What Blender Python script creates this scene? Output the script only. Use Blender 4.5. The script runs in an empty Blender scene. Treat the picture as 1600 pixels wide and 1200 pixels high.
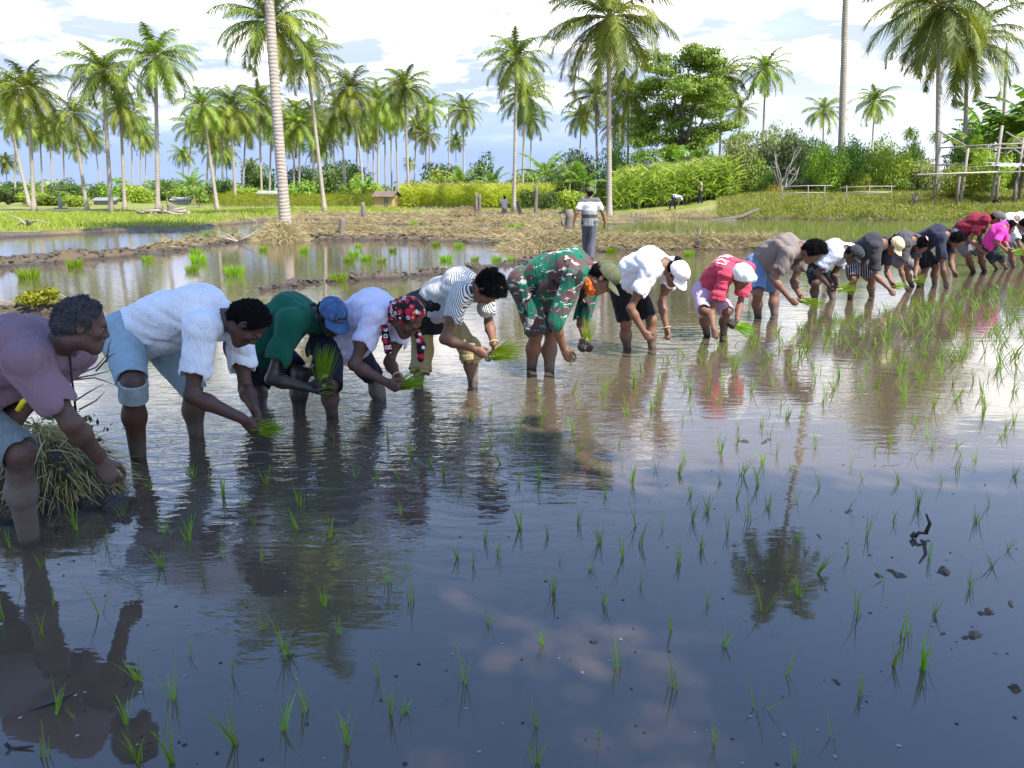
import bpy, math, random
import numpy as np
from mathutils import Vector, Matrix
R = math.radians
random.seed(7); RNG = np.random.default_rng(11)
sc = bpy.context.scene
COL = sc.collection

# ------------------------------------------------------------------ camera
CAM_H, PITCH, FOC = 1.5, R(13.95), 1200.0          # metres, radians, focal length for a 1600 px wide frame
cam_d = bpy.data.cameras.new('camera'); cam = bpy.data.objects.new('camera', cam_d); COL.objects.link(cam)
cam.location = (0, 0, CAM_H); cam.rotation_euler = (math.pi/2 - PITCH, 0, 0)
cam_d.sensor_width = 36; cam_d.lens = 36*FOC/1600; cam_d.clip_start = .05; cam_d.clip_end = 6000
sc.camera = cam

# ------------------------------------------------------------------ sky, sun, exposure
SUN_EL, SUN_AZ = R(55), R(130)                      # azimuth clockwise from +Y: from the right, a little behind the camera
SUN_DIR = Vector((math.cos(SUN_EL)*math.sin(SUN_AZ), math.cos(SUN_EL)*math.cos(SUN_AZ), math.sin(SUN_EL)))
sc.view_settings.view_transform = 'Standard'; sc.view_settings.look = 'None'
sc.view_settings.gamma = 1; sc.view_settings.exposure = 0.92; sc.view_settings.use_curve_mapping = False
sun_d = bpy.data.lights.new('sun', 'SUN'); sun_d.energy = 5.0; sun_d.angle = R(.55); sun_d.color = (1, .95, .86)
sun = bpy.data.objects.new('sun', sun_d); COL.objects.link(sun)
sun.rotation_euler = SUN_DIR.to_track_quat('Z', 'Y').to_euler()

class NT:                                            # small node-tree writer
    def __init__(s, nt): s.nt = nt; s.n = nt.nodes; s.l = nt.links
    def new(s, t, **kw):
        n = s.n.new(t)
        for k, v in kw.items(): setattr(n, k, v)
        return n
    def set(s, n, i, v):
        if hasattr(v, 'node'): s.l.new(v, n.inputs[i])
        elif v is not None:
            d = n.inputs[i]
            if isinstance(v, (tuple, list)) and len(v) == 3 and d.type == 'RGBA': v = (*v, 1)
            d.default_value = v
    def math(s, op, a, b=0.0, c=None, clamp=False):
        n = s.new('ShaderNodeMath', operation=op, use_clamp=clamp); s.set(n, 0, a); s.set(n, 1, b)
        if c is not None: s.set(n, 2, c)
        return n.outputs[0]
    def vmath(s, op, a, b=None, scale=None):
        n = s.new('ShaderNodeVectorMath', operation=op); s.set(n, 0, a)
        if b is not None: s.set(n, 1, b)
        if scale is not None: s.set(n, 3, scale)
        return n.outputs[1] if op in ('LENGTH', 'DOT_PRODUCT', 'DISTANCE') else n.outputs[0]
    def noise(s, vec, scale, detail=3, rough=.55, dist=0, out=0):
        n = s.new('ShaderNodeTexNoise'); s.set(n, 'Vector', vec); s.set(n, 'Scale', scale)
        s.set(n, 'Detail', detail); s.set(n, 'Roughness', rough); s.set(n, 'Distortion', dist)
        return n.outputs[out]
    def vor(s, vec, scale, feature='F1', out=0, rnd=1.0):
        n = s.new('ShaderNodeTexVoronoi', feature=feature); s.set(n, 'Vector', vec); s.set(n, 'Scale', scale); s.set(n, 'Randomness', rnd)
        return n.outputs[out]
    def ramp(s, fac, stops, interp='LINEAR'):
        n = s.new('ShaderNodeValToRGB'); n.color_ramp.interpolation = interp
        e = n.color_ramp.elements
        while len(e) < len(stops): e.new(.5)
        for k, (p, c) in enumerate(stops):
            e[k].position = p; e[k].color = (c, c, c, 1) if isinstance(c, (int, float)) else (*c, 1)
        s.set(n, 0, fac); return n.outputs[0]
    def mix(s, fac, a, b, blend='MIX'):
        n = s.new('ShaderNodeMix', data_type='RGBA', blend_type=blend); s.set(n, 0, fac); s.set(n, 6, a); s.set(n, 7, b)
        return n.outputs[2]
    def step(s, x, lo, hi):
        n = s.new('ShaderNodeMapRange', interpolation_type='SMOOTHSTEP'); s.set(n, 0, x); s.set(n, 1, lo); s.set(n, 2, hi)
        return n.outputs[0]
    def sep(s, v): n = s.new('ShaderNodeSeparateXYZ'); s.set(n, 0, v); return n.outputs
    def comb(s, x, y, z): n = s.new('ShaderNodeCombineXYZ'); s.set(n, 0, x); s.set(n, 1, y); s.set(n, 2, z); return n.outputs[0]
    def map(s, v, scale=(1, 1, 1), rot=(0, 0, 0), loc=(0, 0, 0)):
        n = s.new('ShaderNodeMapping'); s.set(n, 0, v); n.inputs[1].default_value = loc; n.inputs[2].default_value = rot; n.inputs[3].default_value = scale
        return n.outputs[0]
    def bump(s, h, strength=.3, dist=.01, normal=None):
        n = s.new('ShaderNodeBump'); s.set(n, 'Height', h); s.set(n, 'Strength', strength); s.set(n, 'Distance', dist)
        if normal is not None: s.set(n, 'Normal', normal)
        return n.outputs[0]

world = bpy.data.worlds.new('World'); sc.world = world; world.use_nodes = True
w = NT(world.node_tree); bg = w.n['Background']
sky = w.new('ShaderNodeTexSky', sky_type='NISHITA'); sky.sun_disc = False; sky.sun_elevation = SUN_EL; sky.sun_rotation = SUN_AZ
sky.air_density = 1.0; sky.dust_density = .6; sky.ozone_density = 2.0
dirv = w.new('ShaderNodeTexCoord').outputs['Generated']
dx, dy, dz = w.sep(dirv)
zc = w.math('MAXIMUM', dz, 0.0)
flat = w.math('ADD', zc, .16)
cp = w.comb(w.math('DIVIDE', dx, flat), w.math('DIVIDE', dy, flat), 0)
n1 = w.noise(cp, 1.05, 6, .56, .3); n2 = w.noise(w.map(cp, loc=(7.3, 2.1, 4)), 3.2, 5, .6, .2)
dens = w.math('ADD', w.math('MULTIPLY', n1, .75), w.math('MULTIPLY', n2, .25))
# a thick bright bank of cloud between about 4 and 20 degrees, broken blue above, a slate rain curtain low down on the left and ahead
bank = w.math('MULTIPLY', w.step(zc, .035, .115), w.math('SUBTRACT', 1.0, w.step(zc, .19, .33)))
cover = w.math('SUBTRACT', w.math('ADD', dens, w.math('MULTIPLY', bank, .27)), w.math('MULTIPLY', w.step(zc, .27, .42), .15))
mask = w.step(cover, .58, .74)
cloud_c = w.mix(w.step(n2, .40, .58), (.31, .36, .44), (1.0, .99, .97))
lowc = w.mix(w.step(dx, .05, .45), (.32, .42, .72), (.68, .74, .86))
low = w.math('SUBTRACT', 1.0, w.step(w.math('ADD', zc, w.math('MULTIPLY', w.math('SUBTRACT', n1, .5), .09)), .03, .20))
skyc = w.mix(1.0, sky.outputs[0], (1.02, 1.25, 1.48), 'MULTIPLY')
veil = w.math('MULTIPLY', w.math('SUBTRACT', 1.0, w.step(zc, .24, .60)), .55)                       # thin high haze of cloud over the blue
skyc = w.mix(veil, skyc, (4.6, 5.0, 6.2))
cloudv = w.vmath('SCALE', cloud_c, scale=10.0)
lowv = w.vmath('SCALE', lowc, scale=6.6)
c1 = w.mix(mask, skyc, cloudv); c2 = w.mix(low, c1, lowv)
w.set(bg, 0, c2); bg.inputs[1].default_value = .13

# ------------------------------------------------------------------ measuring helpers: a place in the photograph -> a place in the world
CP, SP = math.cos(PITCH), math.sin(PITCH)
def ray(u, v):
    x, y = (u-800)/FOC, (600-v)/FOC
    return np.array((x, CP + y*SP, -SP + y*CP))
def G(u, v, z=0.0):                                  # on the level plane z
    d = ray(u, v); t = (z-CAM_H)/d[2]; return np.array((d[0]*t, d[1]*t, z))
def P(u, v, Y):                                      # at the distance Y
    d = ray(u, v); t = Y/d[1]; return np.array((d[0]*t, Y, CAM_H + d[2]*t))
def nrm(a): a = np.asarray(a, float); return a/max(1e-9, np.linalg.norm(a))
CAM_R = np.array((1., 0, 0)); CAM_F = np.array((0, CP, -SP)); CAM_U = np.array((0, SP, CP))

# ------------------------------------------------------------------ object helpers
def mesh_np(name, V, F, mats, midx=None, smooth=True):
    me = bpy.data.meshes.new(name)
    V = np.asarray(V, float)
    fl = F.tolist() if isinstance(F, np.ndarray) else F
    me.from_pydata(V.tolist(), [], fl)
    for m in (mats if isinstance(mats, (list, tuple)) else [mats]): me.materials.append(m)
    if smooth: me.polygons.foreach_set('use_smooth', np.ones(len(me.polygons), bool))
    if midx is not None: me.polygons.foreach_set('material_index', np.asarray(midx, np.int32))
    me.update(); return me
def link(name, me, parent=None, loc=None):
    o = bpy.data.objects.new(name, me); COL.objects.link(o)
    if parent is not None: o.parent = parent
    if loc is not None: o.location = loc
    return o
def tag(o, label=None, cat=None, group=None, kind=None):
    if label: o['label'] = label
    if cat: o['category'] = cat
    if group: o['group'] = group
    if kind: o['kind'] = kind
    return o
def thing(name, label, cat, loc=(0, 0, 0), rz=0, group=None):
    o = bpy.data.objects.new(name, None); o.empty_display_size = .2; COL.objects.link(o)
    o.location = tuple(loc); o.rotation_euler = (0, 0, rz); return tag(o, label, cat, group)

class MB:                                            # collects verts/faces for one mesh
    def __init__(s): s.V = []; s.F = []; s.M = []; s.n = 0
    def add(s, V, F, m=0):
        V = np.asarray(V, float); s.V.append(V); o = s.n
        for f in F: s.F.append(tuple(int(i)+o for i in f)); s.M.append(m)
        s.n += len(V)
    def tube(s, pts, rad, seg=8, m=0, cap=True):
        pts = np.asarray(pts, float); n = len(pts)
        rad = np.broadcast_to(np.asarray(rad, float), (n,))
        T = np.gradient(pts, axis=0); T /= np.linalg.norm(T, axis=1)[:, None] + 1e-9
        ref = np.array((0, 0, 1.)) if abs(T[0][2]) < .8 else np.array((1., 0, 0))
        V = []
        for i in range(n):
            a = nrm(np.cross(T[i], ref)); b = np.cross(T[i], a)
            th = np.arange(seg)*2*math.pi/seg
            V.append(pts[i] + rad[i]*(np.cos(th)[:, None]*a + np.sin(th)[:, None]*b))
        V = np.concatenate(V)
        F = [(i*seg+j, i*seg+(j+1) % seg, (i+1)*seg+(j+1) % seg, (i+1)*seg+j) for i in range(n-1) for j in range(seg)]
        if cap: F += [tuple(range(seg-1, -1, -1)), tuple((n-1)*seg+j for j in range(seg))]
        s.add(V, F, m)
    def box(s, c, size, rz=0, m=0, ax=None):
        c = np.asarray(c, float); h = np.asarray(size, float)/2
        q = np.array([(x, y, z) for x in (-1, 1) for y in (-1, 1) for z in (-1, 1)])*h
        if ax is not None: q = q @ np.asarray(ax)
        else: q = np.c_[q[:, 0]*math.cos(rz)-q[:, 1]*math.sin(rz), q[:, 0]*math.sin(rz)+q[:, 1]*math.cos(rz), q[:, 2]]
        s.add(q+c, [(0, 1, 3, 2), (4, 6, 7, 5), (0, 4, 5, 1), (2, 3, 7, 6), (0, 2, 6, 4), (1, 5, 7, 3)], m)
    def quads(s, Q, m=0):                            # Q: (n,4,3)
        Q = np.asarray(Q, float); n = len(Q); o = s.n
        s.V.append(Q.reshape(-1, 3)); s.F += [(o+4*i, o+4*i+1, o+4*i+2, o+4*i+3) for i in range(n)]; s.M += [m]*n; s.n += 4*n
    def mesh(s, name, mats, smooth=True): return mesh_np(name, np.concatenate(s.V), s.F, mats, s.M, smooth)
    def build(s, name, mats, parent=None, smooth=True, loc=None): return link(name, s.mesh(name, mats, smooth), parent, loc)

def strips(base, tip_dir, length, width, bend, nseg=3, side=None, rng=RNG):
    """many curved tapering blades at once -> V, F.  base (n,3), tip_dir (n,3) unit, bend (n,3) added with t^2"""
    n = len(base); length = np.broadcast_to(length, (n,)); width = np.broadcast_to(width, (n,))
    if side is None:
        a = rng.uniform(0, 2*math.pi, n); rv = np.c_[np.cos(a), np.sin(a), np.zeros(n)]
        side = np.cross(tip_dir, rv); side /= np.linalg.norm(side, axis=1)[:, None] + 1e-9
    V = np.zeros((n, nseg+1, 2, 3))
    for k in range(nseg+1):
        t = k/nseg
        c = base + tip_dir*(length*t)[:, None] + bend*(t*t)
        wk = width*(1-t**1.5)*.5 + .0006
        V[:, k, 0] = c - side*wk[:, None]; V[:, k, 1] = c + side*wk[:, None]
    idx = np.arange(n*(nseg+1)*2).reshape(n, nseg+1, 2)
    F = np.stack([idx[:, :-1, 0], idx[:, :-1, 1], idx[:, 1:, 1], idx[:, 1:, 0]], -1).reshape(-1, 4)
    return V.reshape(-1, 3), F

# ------------------------------------------------------------------ materials
def material(name):
    m = bpy.data.materials.new(name); m.use_nodes = True
    t = NT(m.node_tree); b = t.n['Principled BSDF']; return m, t, b
def simple(name, col, rough=.6, var=.25, scale=12, bump=.25, metal=0, spec=.4, bdist=.006):
    m, t, b = material(name); co = t.new('ShaderNodeTexCoord').outputs['Object']
    n = t.noise(co, scale, 5, .6)
    c = t.mix(n, tuple(x*(1-var) for x in col), tuple(min(1, x*(1+var)) for x in col))
    t.set(b, 'Base Color', c); b.inputs['Roughness'].default_value = rough; b.inputs['Metallic'].default_value = metal
    b.inputs['Specular IOR Level'].default_value = spec
    if bump: t.set(b, 'Normal', t.bump(t.noise(co, scale*3, 4), bump, bdist))
    return m
def leafy(name, cols, transl=.35, rough=.5, hue=0.0):
    """foliage: every leaf (mesh island) takes its own tint, every plant a slight shift"""
    m, t, b = material(name)
    geo = t.new('ShaderNodeNewGeometry'); oi = t.new('ShaderNodeObjectInfo')
    c = t.ramp(geo.outputs['Random Per Island'], [(i/(len(cols)-1), k) for i, k in enumerate(cols)])
    hs = t.new('ShaderNodeHueSaturation'); t.set(hs, 'Color', c)
    t.set(hs, 'Value', t.math('MULTIPLY_ADD', oi.outputs['Random'], .5, .78))
    t.set(hs, 'Hue', t.math('MULTIPLY_ADD', oi.outputs['Random'], .03, .485+hue))
    t.set(b, 'Base Color', hs.outputs[0]); b.inputs['Roughness'].default_value = rough; b.inputs['Specular IOR Level'].default_value = .35
    tr = t.new('ShaderNodeBsdfTranslucent'); t.set(tr, 0, t.mix(1, hs.outputs[0], (1.0, 1.0, .55), 'MULTIPLY'))
    mx = t.new('ShaderNodeMixShader'); mx.inputs[0].default_value = transl
    t.l.new(b.outputs[0], mx.inputs[1]); t.l.new(tr.outputs[0], mx.inputs[2])
    t.l.new(mx.outputs[0], t.n['Material Output'].inputs[0])
    return m
# ================================================================== the setting: terrain, water
def pix_line(pts): return np.array([G(u, v)[:2] for u, v in pts])
BUNDS = [  # photo polyline (at water level), crest height, half width, straw share
    (pix_line([(-500, 462), (-120, 428), (0, 416), (120, 405), (240, 395), (300, 384), (370, 376), (430, 372), (500, 374), (600, 374), (700, 376), (790, 380), (850, 385)]), .14, .75, .45),
    (pix_line([(430, 366), (520, 368), (640, 369), (760, 371), (840, 372)]), .26, .9, .95),
    (pix_line([(815, 386), (870, 386), (950, 388), (1050, 388), (1150, 388), (1215, 390)]), .27, .85, 1.0),
    (pix_line([(440, 452), (480, 443), (560, 436), (650, 431), (720, 423), (790, 414), (860, 402), (930, 393), (1000, 388)]), .055, .42, 0.0),
    (pix_line([(-700, 510), (-150, 500), (0, 492), (60, 487), (118, 487)]), .14, .42, .4),
    (pix_line([(440, 349), (560, 349), (680, 351), (800, 352), (880, 357)]), .18, 1.4, .8),
    (pix_line([(470, 340), (640, 340), (760, 342), (900, 345), (960, 349)]), .20, 1.8, .9),
    (pix_line([(-300, 412), (-60, 404), (20, 402), (60, 398)]), .02, .8, .0),
]
EDGE_U = np.array([-4000, -300, 0, 60, 110, 200, 290, 340, 420, 480, 600, 800, 900, 960, 1040, 1160, 1300, 1600, 2000, 6000], float)
EDGE_V = np.array([379, 378, 374, 371, 369, 363, 362, 354, 347, 340, 335, 333, 337, 344, 341, 343, 344, 346, 350, 352], float)
EDGE_T = np.array([G(u, v)[0]/G(u, v)[1] for u, v in zip(EDGE_U, EDGE_V)]); EDGE_Y = np.array([G(u, v)[1] for u, v in zip(EDGE_U, EDGE_V)])
def sstep(x, a, b): t = np.clip((x-a)/(b-a), 0, 1); return t*t*(3-2*t)
_ph = np.random.default_rng(5).uniform(0, 6.28, (40,))
def wob(x, y, f, k=0):                                # smooth pseudo noise in -1..1
    s = 0
    for i in range(4):
        a = _ph[(k*5+i) % 40]*1.7; g = f*(1.0+.73*i)
        s = s + np.sin(g*(x*math.cos(a)+y*math.sin(a)) + _ph[(k+i*7) % 40] + 1.3*np.sin(g*.6*(y*math.cos(a)-x*math.sin(a))+_ph[(k*3+i) % 40]))/(1+.5*i)
    return s/2.4
def seg_dist(x, y, pl):
    best = np.full(x.shape, 1e9)
    for a, b in zip(pl[:-1], pl[1:]):
        d = b-a; t = np.clip(((x-a[0])*d[0]+(y-a[1])*d[1])/(d@d), 0, 1)
        best = np.minimum(best, np.hypot(x-a[0]-t*d[0], y-a[1]-t*d[1]))
    return best
def terrain(x, y):
    """height, straw share, grass share"""
    x = np.asarray(x, float); y = np.asarray(y, float)
    z = np.full(x.shape, -.22); straw = np.zeros(x.shape); grass = np.zeros(x.shape)
    clod = .6*wob(x, y, 5.5, 1) + .6*np.abs(wob(x, y, 11, 2)) + .5*np.abs(wob(x, y, 23, 3))-.3
    yy = np.maximum(y, .5); tt = x/yy
    for pl, hz, hw, sw in BUNDS:
        far = np.minimum(3.0, .02*yy+.8)
        d = seg_dist(x + .25*wob(x, y, 2.2, 4), y + .25*wob(x, y, 2.6, 5), pl)
        p = np.exp(-(d/hw)**2*1.3)
        hh = (hz+.22)*p*(1+.16*wob(x, y, 1.3, 6)) + .11*clod*sstep(p, .2, .7)*(1 if hz > .05 else .3)
        z = np.maximum(z, -.22+hh)
        straw = np.maximum(straw, sw*sstep(p, .35, .7))
    ye = np.interp(tt, EDGE_T, EDGE_Y)
    e = (y-ye) + .7*wob(x, y, .9, 7) + .35*wob(x, y, 2.3, 8)
    e = np.where(y < 3, -9, e)
    right = sstep(tt, .10, .35)
    land = sstep(e, -.5, 1.3)
    up = .14+.10*sstep(e, 0, 8)+right*(.40*sstep(e, -.3, 2.5)+.85*sstep(e, .5, 9)) + .05*clod*(1-sstep(e, 2, 6)) + .06*wob(x, y, .35, 9)
    z = np.where(e > -.6, np.maximum(z, -.22+(up+.22)*land), z)
    left = 1-sstep(tt, -.27, -.16)
    g = land*sstep(e, .3, 2.6)*np.where(left > .5, 1, .8)
    g = np.maximum(g, right*land*.75*sstep(e, -.2, 1.0))
    grass = np.maximum(grass, np.clip(g*(.85+.4*wob(x, y, .5, 10)), 0, 1))
    straw = np.maximum(straw, land*(1-grass)*(.75+.5*wob(x, y, .8, 11)))
    # mud clods breaking the surface of the planted field, near the right hand corner
    for (cx, cy, rx, ry, hz) in CLODS:
        q = ((x-cx)/rx)**2+((y-cy)/ry)**2
        z = np.maximum(z, np.where(q < 4, -.22+(.2165+.1*hz+.011*wob(x, y, 24, 12)+.013*wob(x, y, 58, 13))*np.exp(-q*q*.35), -.22))
    # the churned mud under the near left bank
    q = ((x+2.55)/.75)**2+((y-3.45)/.55)**2
    z = np.maximum(z, np.where(q < 4, -.22+(.26+.05*clod)*np.exp(-q*.9), -.22))
    return z, np.clip(straw, 0, 1), np.clip(grass, 0, 1)
def _cl(u, v, ru, rv, h):
    a = G(u, v); b = G(u+ru, v); c = G(u, v-rv); return (a[0], a[1], abs(b[0]-a[0]), abs(c[1]-a[1]), h)
CLODS = [_cl(1395, 898, 55, 14, .028), _cl(1470, 893, 34, 10, .024), _cl(1500, 992, 70, 14, .028), _cl(1545, 957, 40, 14, .03), _cl(1590, 945, 30, 20, .035),
         _cl(1298, 1065, 26, 12, .028), _cl(1250, 838, 55, 20, .022), _cl(1330, 800, 60, 12, .012), _cl(1565, 1020, 30, 8, .024), _cl(1160, 1080, 10, 8, .02), _cl(1120, 880, 14, 5, .02), _cl(1085, 888, 8, 4, .02),
         _cl(1372, 925, 14, 6, .02), _cl(1440, 845, 26, 8, .016), _cl(930, 1003, 18, 9, .015), _cl(1585, 1075, 22, 10, .02), _cl(200, 808, 60, 30, .03), _cl(250, 780, 30, 12, .02), _cl(260, 915, 20, 12, .018),
         _cl(880, 603, 30, 6, .012), _cl(845, 596, 24, 5, .01), _cl(1180, 690, 60, 10, .01)]
def ht(x, y): return terrain(np.array([x]), np.array([y]))[0][0]

# one sheet: rings of growing radius round the camera, finest where the photograph looks
ang = np.concatenate([np.linspace(-.78, .78, 620), np.linspace(.80, 2*math.pi-.80, 90)])
rad = np.concatenate([np.linspace(.6, 1.6, 8)[:-1], np.exp(np.linspace(math.log(1.6), math.log(110), 560)), np.exp(np.linspace(math.log(120), math.log(4500), 26))])
RR, AA = np.meshgrid(rad, ang, indexing='ij')
TX, TY = RR*np.sin(AA), RR*np.cos(AA)
TZ, TS, TG = terrain(TX, TY)
nr, na = TX.shape
ii = np.arange(nr*na).reshape(nr, na)
jn = np.roll(ii, -1, axis=1)
TF = np.stack([ii[:-1], jn[:-1], jn[1:], ii[1:]], -1).reshape(-1, 4)[:, ::-1]
m_ground, t, b = material('mud_straw_and_grass')
at = t.new('ShaderNodeAttribute', attribute_name='cover'); cov = t.sep(at.outputs['Vector'])
pos = t.new('ShaderNodeNewGeometry').outputs['Position']
nA = t.noise(pos, 2.2, 6, .62); nB = t.noise(pos, 16, 5, .65); nC = t.noise(pos, .35, 3)
mud = t.mix(nB, (.085, .062, .045), (.22, .17, .125)); mud = t.mix(t.step(nA, .45, .7), mud, (.19, .145, .10))
strw = t.mix(t.noise(t.map(pos, (30, 8, 8)), 1, 4), (.17, .115, .045), (.46, .345, .15))
strw = t.mix(t.step(nA, .42, .62), strw, (.20, .135, .06))
grs = t.mix(nB, (.16, .20, .022), (.30, .34, .05)); grs = t.mix(t.step(nC, .45, .65), grs, (.36, .33, .10)); grs = t.mix(t.step(nA, .58, .75), grs, (.15, .16, .04))
cfac = t.step(t.math('ADD', cov[0], t.math('MULTIPLY', t.math('SUBTRACT', nA, .5), .9)), .35, .6)
gfac = t.step(t.math('ADD', cov[1], t.math('MULTIPLY', t.math('SUBTRACT', nA, .5), .7)), .38, .6)
col = t.mix(cfac, mud, strw); col = t.mix(gfac, col, grs)
zz = t.sep(pos)[2]
wet = t.math('SUBTRACT', 1.0, t.step(zz, .015, .09))
col = t.mix(t.math('MULTIPLY', wet, .6), col, (.05, .038, .030))
t.set(b, 'Base Color', col); t.set(b, 'Roughness', t.math('MULTIPLY_ADD', wet, -.5, .85))
t.set(b, 'Normal', t.bump(t.math('ADD', nB, t.math('MULTIPLY', t.noise(pos, 55, 3), .5)), 1.0, .12))
gm = mesh_np('ground', np.stack([TX, TY, TZ], -1).reshape(-1, 3), TF, m_ground)
ca = gm.attributes.new('cover', 'FLOAT_VECTOR', 'POINT'); ca.data.foreach_set('vector', np.stack([TS, TG, TS*0], -1).reshape(-1).astype(np.float32))
tag(link('ground', gm), kind='structure')

# ---- the muddy water of the paddies: one level sheet
m_water, t, b = material('muddy_water')
pos = t.new('ShaderNodeNewGeometry').outputs['Position']; px, py, pz = t.sep(pos)
silt = t.noise(pos, .9, 4, .55, .4)
wc = t.mix(silt, (.074, .055, .037), (.104, .078, .053))
wc = t.mix(t.step(t.noise(pos, 6, 4), .62, .75), wc, (.055, .042, .030))
t.set(b, 'Base Color', wc); b.inputs['Roughness'].default_value = .022; b.inputs['IOR'].default_value = 1.85
b.inputs['Specular IOR Level'].default_value = .5
# wavelets: strongest where the row is working, dying out in the calm foreground
def blob(cx, cy, sx, sy, ang=0):
    ca_, sa_ = math.cos(ang), math.sin(ang)
    ux = t.math('SUBTRACT', px, cx); uy = t.math('SUBTRACT', py, cy)
    a_ = t.math('DIVIDE', t.math('ADD', t.math('MULTIPLY', ux, ca_), t.math('MULTIPLY', uy, sa_)), sx)
    b_ = t.math('DIVIDE', t.math('SUBTRACT', t.math('MULTIPLY', uy, ca_), t.math('MULTIPLY', ux, sa_)), sy)
    q = t.math('ADD', t.math('MULTIPLY', a_, a_), t.math('MULTIPLY', b_, b_))
    return t.math('POWER', 2.718, t.math('MULTIPLY', q, -1.0))
work = t.math('MAXIMUM', blob(-.9, 5.0, 1.7, 1.35, .75), t.math('MULTIPLY', blob(.9, 6.9, 2.6, 1.5, .75), .45))
back = t.math('MULTIPLY', t.step(py, 6.5, 9.5), .11)
mid = t.math('MULTIPLY', t.step(py, 3.3, 4.6), t.math('MULTIPLY', t.step(t.noise(pos, .55, 3), .42, .62), .10))
amp = t.math('ADD', t.math('MAXIMUM', t.math('MAXIMUM', work, back), mid), .02)
r1 = t.noise(t.map(pos, (2.6, 7.5, 1), (0, 0, R(9))), 1.0, 3, .5, .6)
r2 = t.noise(t.map(pos, (7, 17, 1), (0, 0, R(-14))), 1.0, 3, .55, .5)
r3 = t.noise(t.map(pos, (20, 34, 1), (0, 0, R(20))), 1.0, 2, .5, .4)
h = t.math('ADD', t.math('MULTIPLY', r1, 1.0), t.math('ADD', t.math('MULTIPLY', r2, .34), t.math('MULTIPLY', r3, t.math('MULTIPLY', work, .14))))
t.set(b, 'Normal', t.bump(t.math('MULTIPLY', h, amp), 1.0, .020))
wv = np.array([(-90, -25, 0), (90, -25, 0), (90, 75, 0), (-90, 75, 0)], float)
tag(link('water', mesh_np('water', wv, [(0, 1, 2, 3)], m_water)), kind='structure')
# ================================================================== coconut palms
m_trunk, t, b = material('palm_bark')
co = t.new('ShaderNodeTexCoord').outputs['Object']; cx_, cy_, cz_ = t.sep(co)
nz = t.noise(co, 3.5, 5, .6); ring = t.math('SINE', t.math('MULTIPLY_ADD', nz, 11.0, t.math('MULTIPLY', cz_, 52)))
c = t.mix(nz, (.27, .23, .185), (.50, .43, .35)); c = t.mix(t.math('MULTIPLY', t.step(ring, .3, 1.0), t.math('MULTIPLY_ADD', t.noise(co, 1.3, 3), .9, -.1, clamp=True)), c, (.17, .14, .11))
c = t.mix(t.step(t.noise(t.map(co, (1, 1, .35)), 1.6, 4), .6, .72), c, (.44, .40, .34))
t.set(b, 'Base Color', c); b.inputs['Roughness'].default_value = .9
t.set(b, 'Normal', t.bump(t.math('ADD', ring, t.math('MULTIPLY', nz, 2.5)), .35, .02))
m_fr_green = leafy('palm_frond_green', [(0.091, 0.149, 0.021), (0.170, 0.245, 0.030), (0.300, 0.360, 0.046)], .34, .6)
m_fr_dark = leafy('palm_frond_dark', [(0.055, 0.091, 0.019), (0.104, 0.148, 0.025), (0.169, 0.213, 0.037)], .30, .6)
m_fr_yel = leafy('palm_frond_yellowed', [(.17, .24, .022), (.26, .32, .035), (.36, .36, .05)], .40, .45)
m_fr_dead = leafy('palm_frond_dead', [(.16, .085, .04), (.26, .15, .075), (.20, .13, .08)], .2, .8)
m_rachis = simple('frond_midrib', (.26, .24, .06), .5, .3, 5, 0)
m_nut = simple('coconut_husk', (.22, .22, .05), .5, .5, 6, .1)
FR_MATS = [m_fr_green, m_fr_dark, m_fr_yel, m_fr_dead, m_rachis]

def frond(mb, rng, az, el, L, droop, npair, mat, wid, wind=0.0, hang=.5):
    """one feather frond from the origin: midrib plus leaflets"""
    N = 9; pts = [np.zeros(3)]; e = el
    hd = np.array((math.cos(az), math.sin(az), 0)); tw = rng.uniform(-.25, .25)
    for k in range(N):
        e -= droop/N*(.35+1.3*k/N); a2 = az + tw*k/N
        pts.append(pts[-1] + L/N*np.array((math.cos(a2)*math.cos(e)+wind*.25*k/N, math.sin(a2)*math.cos(e), math.sin(e))))
    pts = np.array(pts)
    mb.tube(pts, np.linspace(.034, .008, N+1)*1.3, 4, 4, False)
    s = np.linspace(.13, .995, npair); f = s*N; i0 = np.minimum(f.astype(int), N-1); fr = (f-i0)[:, None]
    base = pts[i0]*(1-fr)+pts[i0+1]*fr; T = pts[i0+1]-pts[i0]; T /= np.linalg.norm(T, axis=1)[:, None]
    S = np.cross(T, (0, 0, 1.)); S /= np.linalg.norm(S, axis=1)[:, None]+1e-6; U = np.cross(S, T)
    ll = L*.27*np.sin(math.pi*np.clip(s*.86+.11, 0, 1))**.7
    for sg in (-1, 1):
        j = rng.uniform(-.15, .15, npair)
        d = S*sg*.80 + T*(.50+.35*s)[:, None] + U*(.24+j)[:, None]; d /= np.linalg.norm(d, axis=1)[:, None]
        bend = np.zeros((npair, 3)); bend[:, 2] = -ll*(hang*(.7+.6*rng.random(npair))); bend[:, 0] += wind*ll*.3
        V, F = strips(base, d, ll*rng.uniform(.85, 1.1, npair), np.full(npair, wid), bend, 2, side=T)
        mb.add(V, F, mat)

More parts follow.
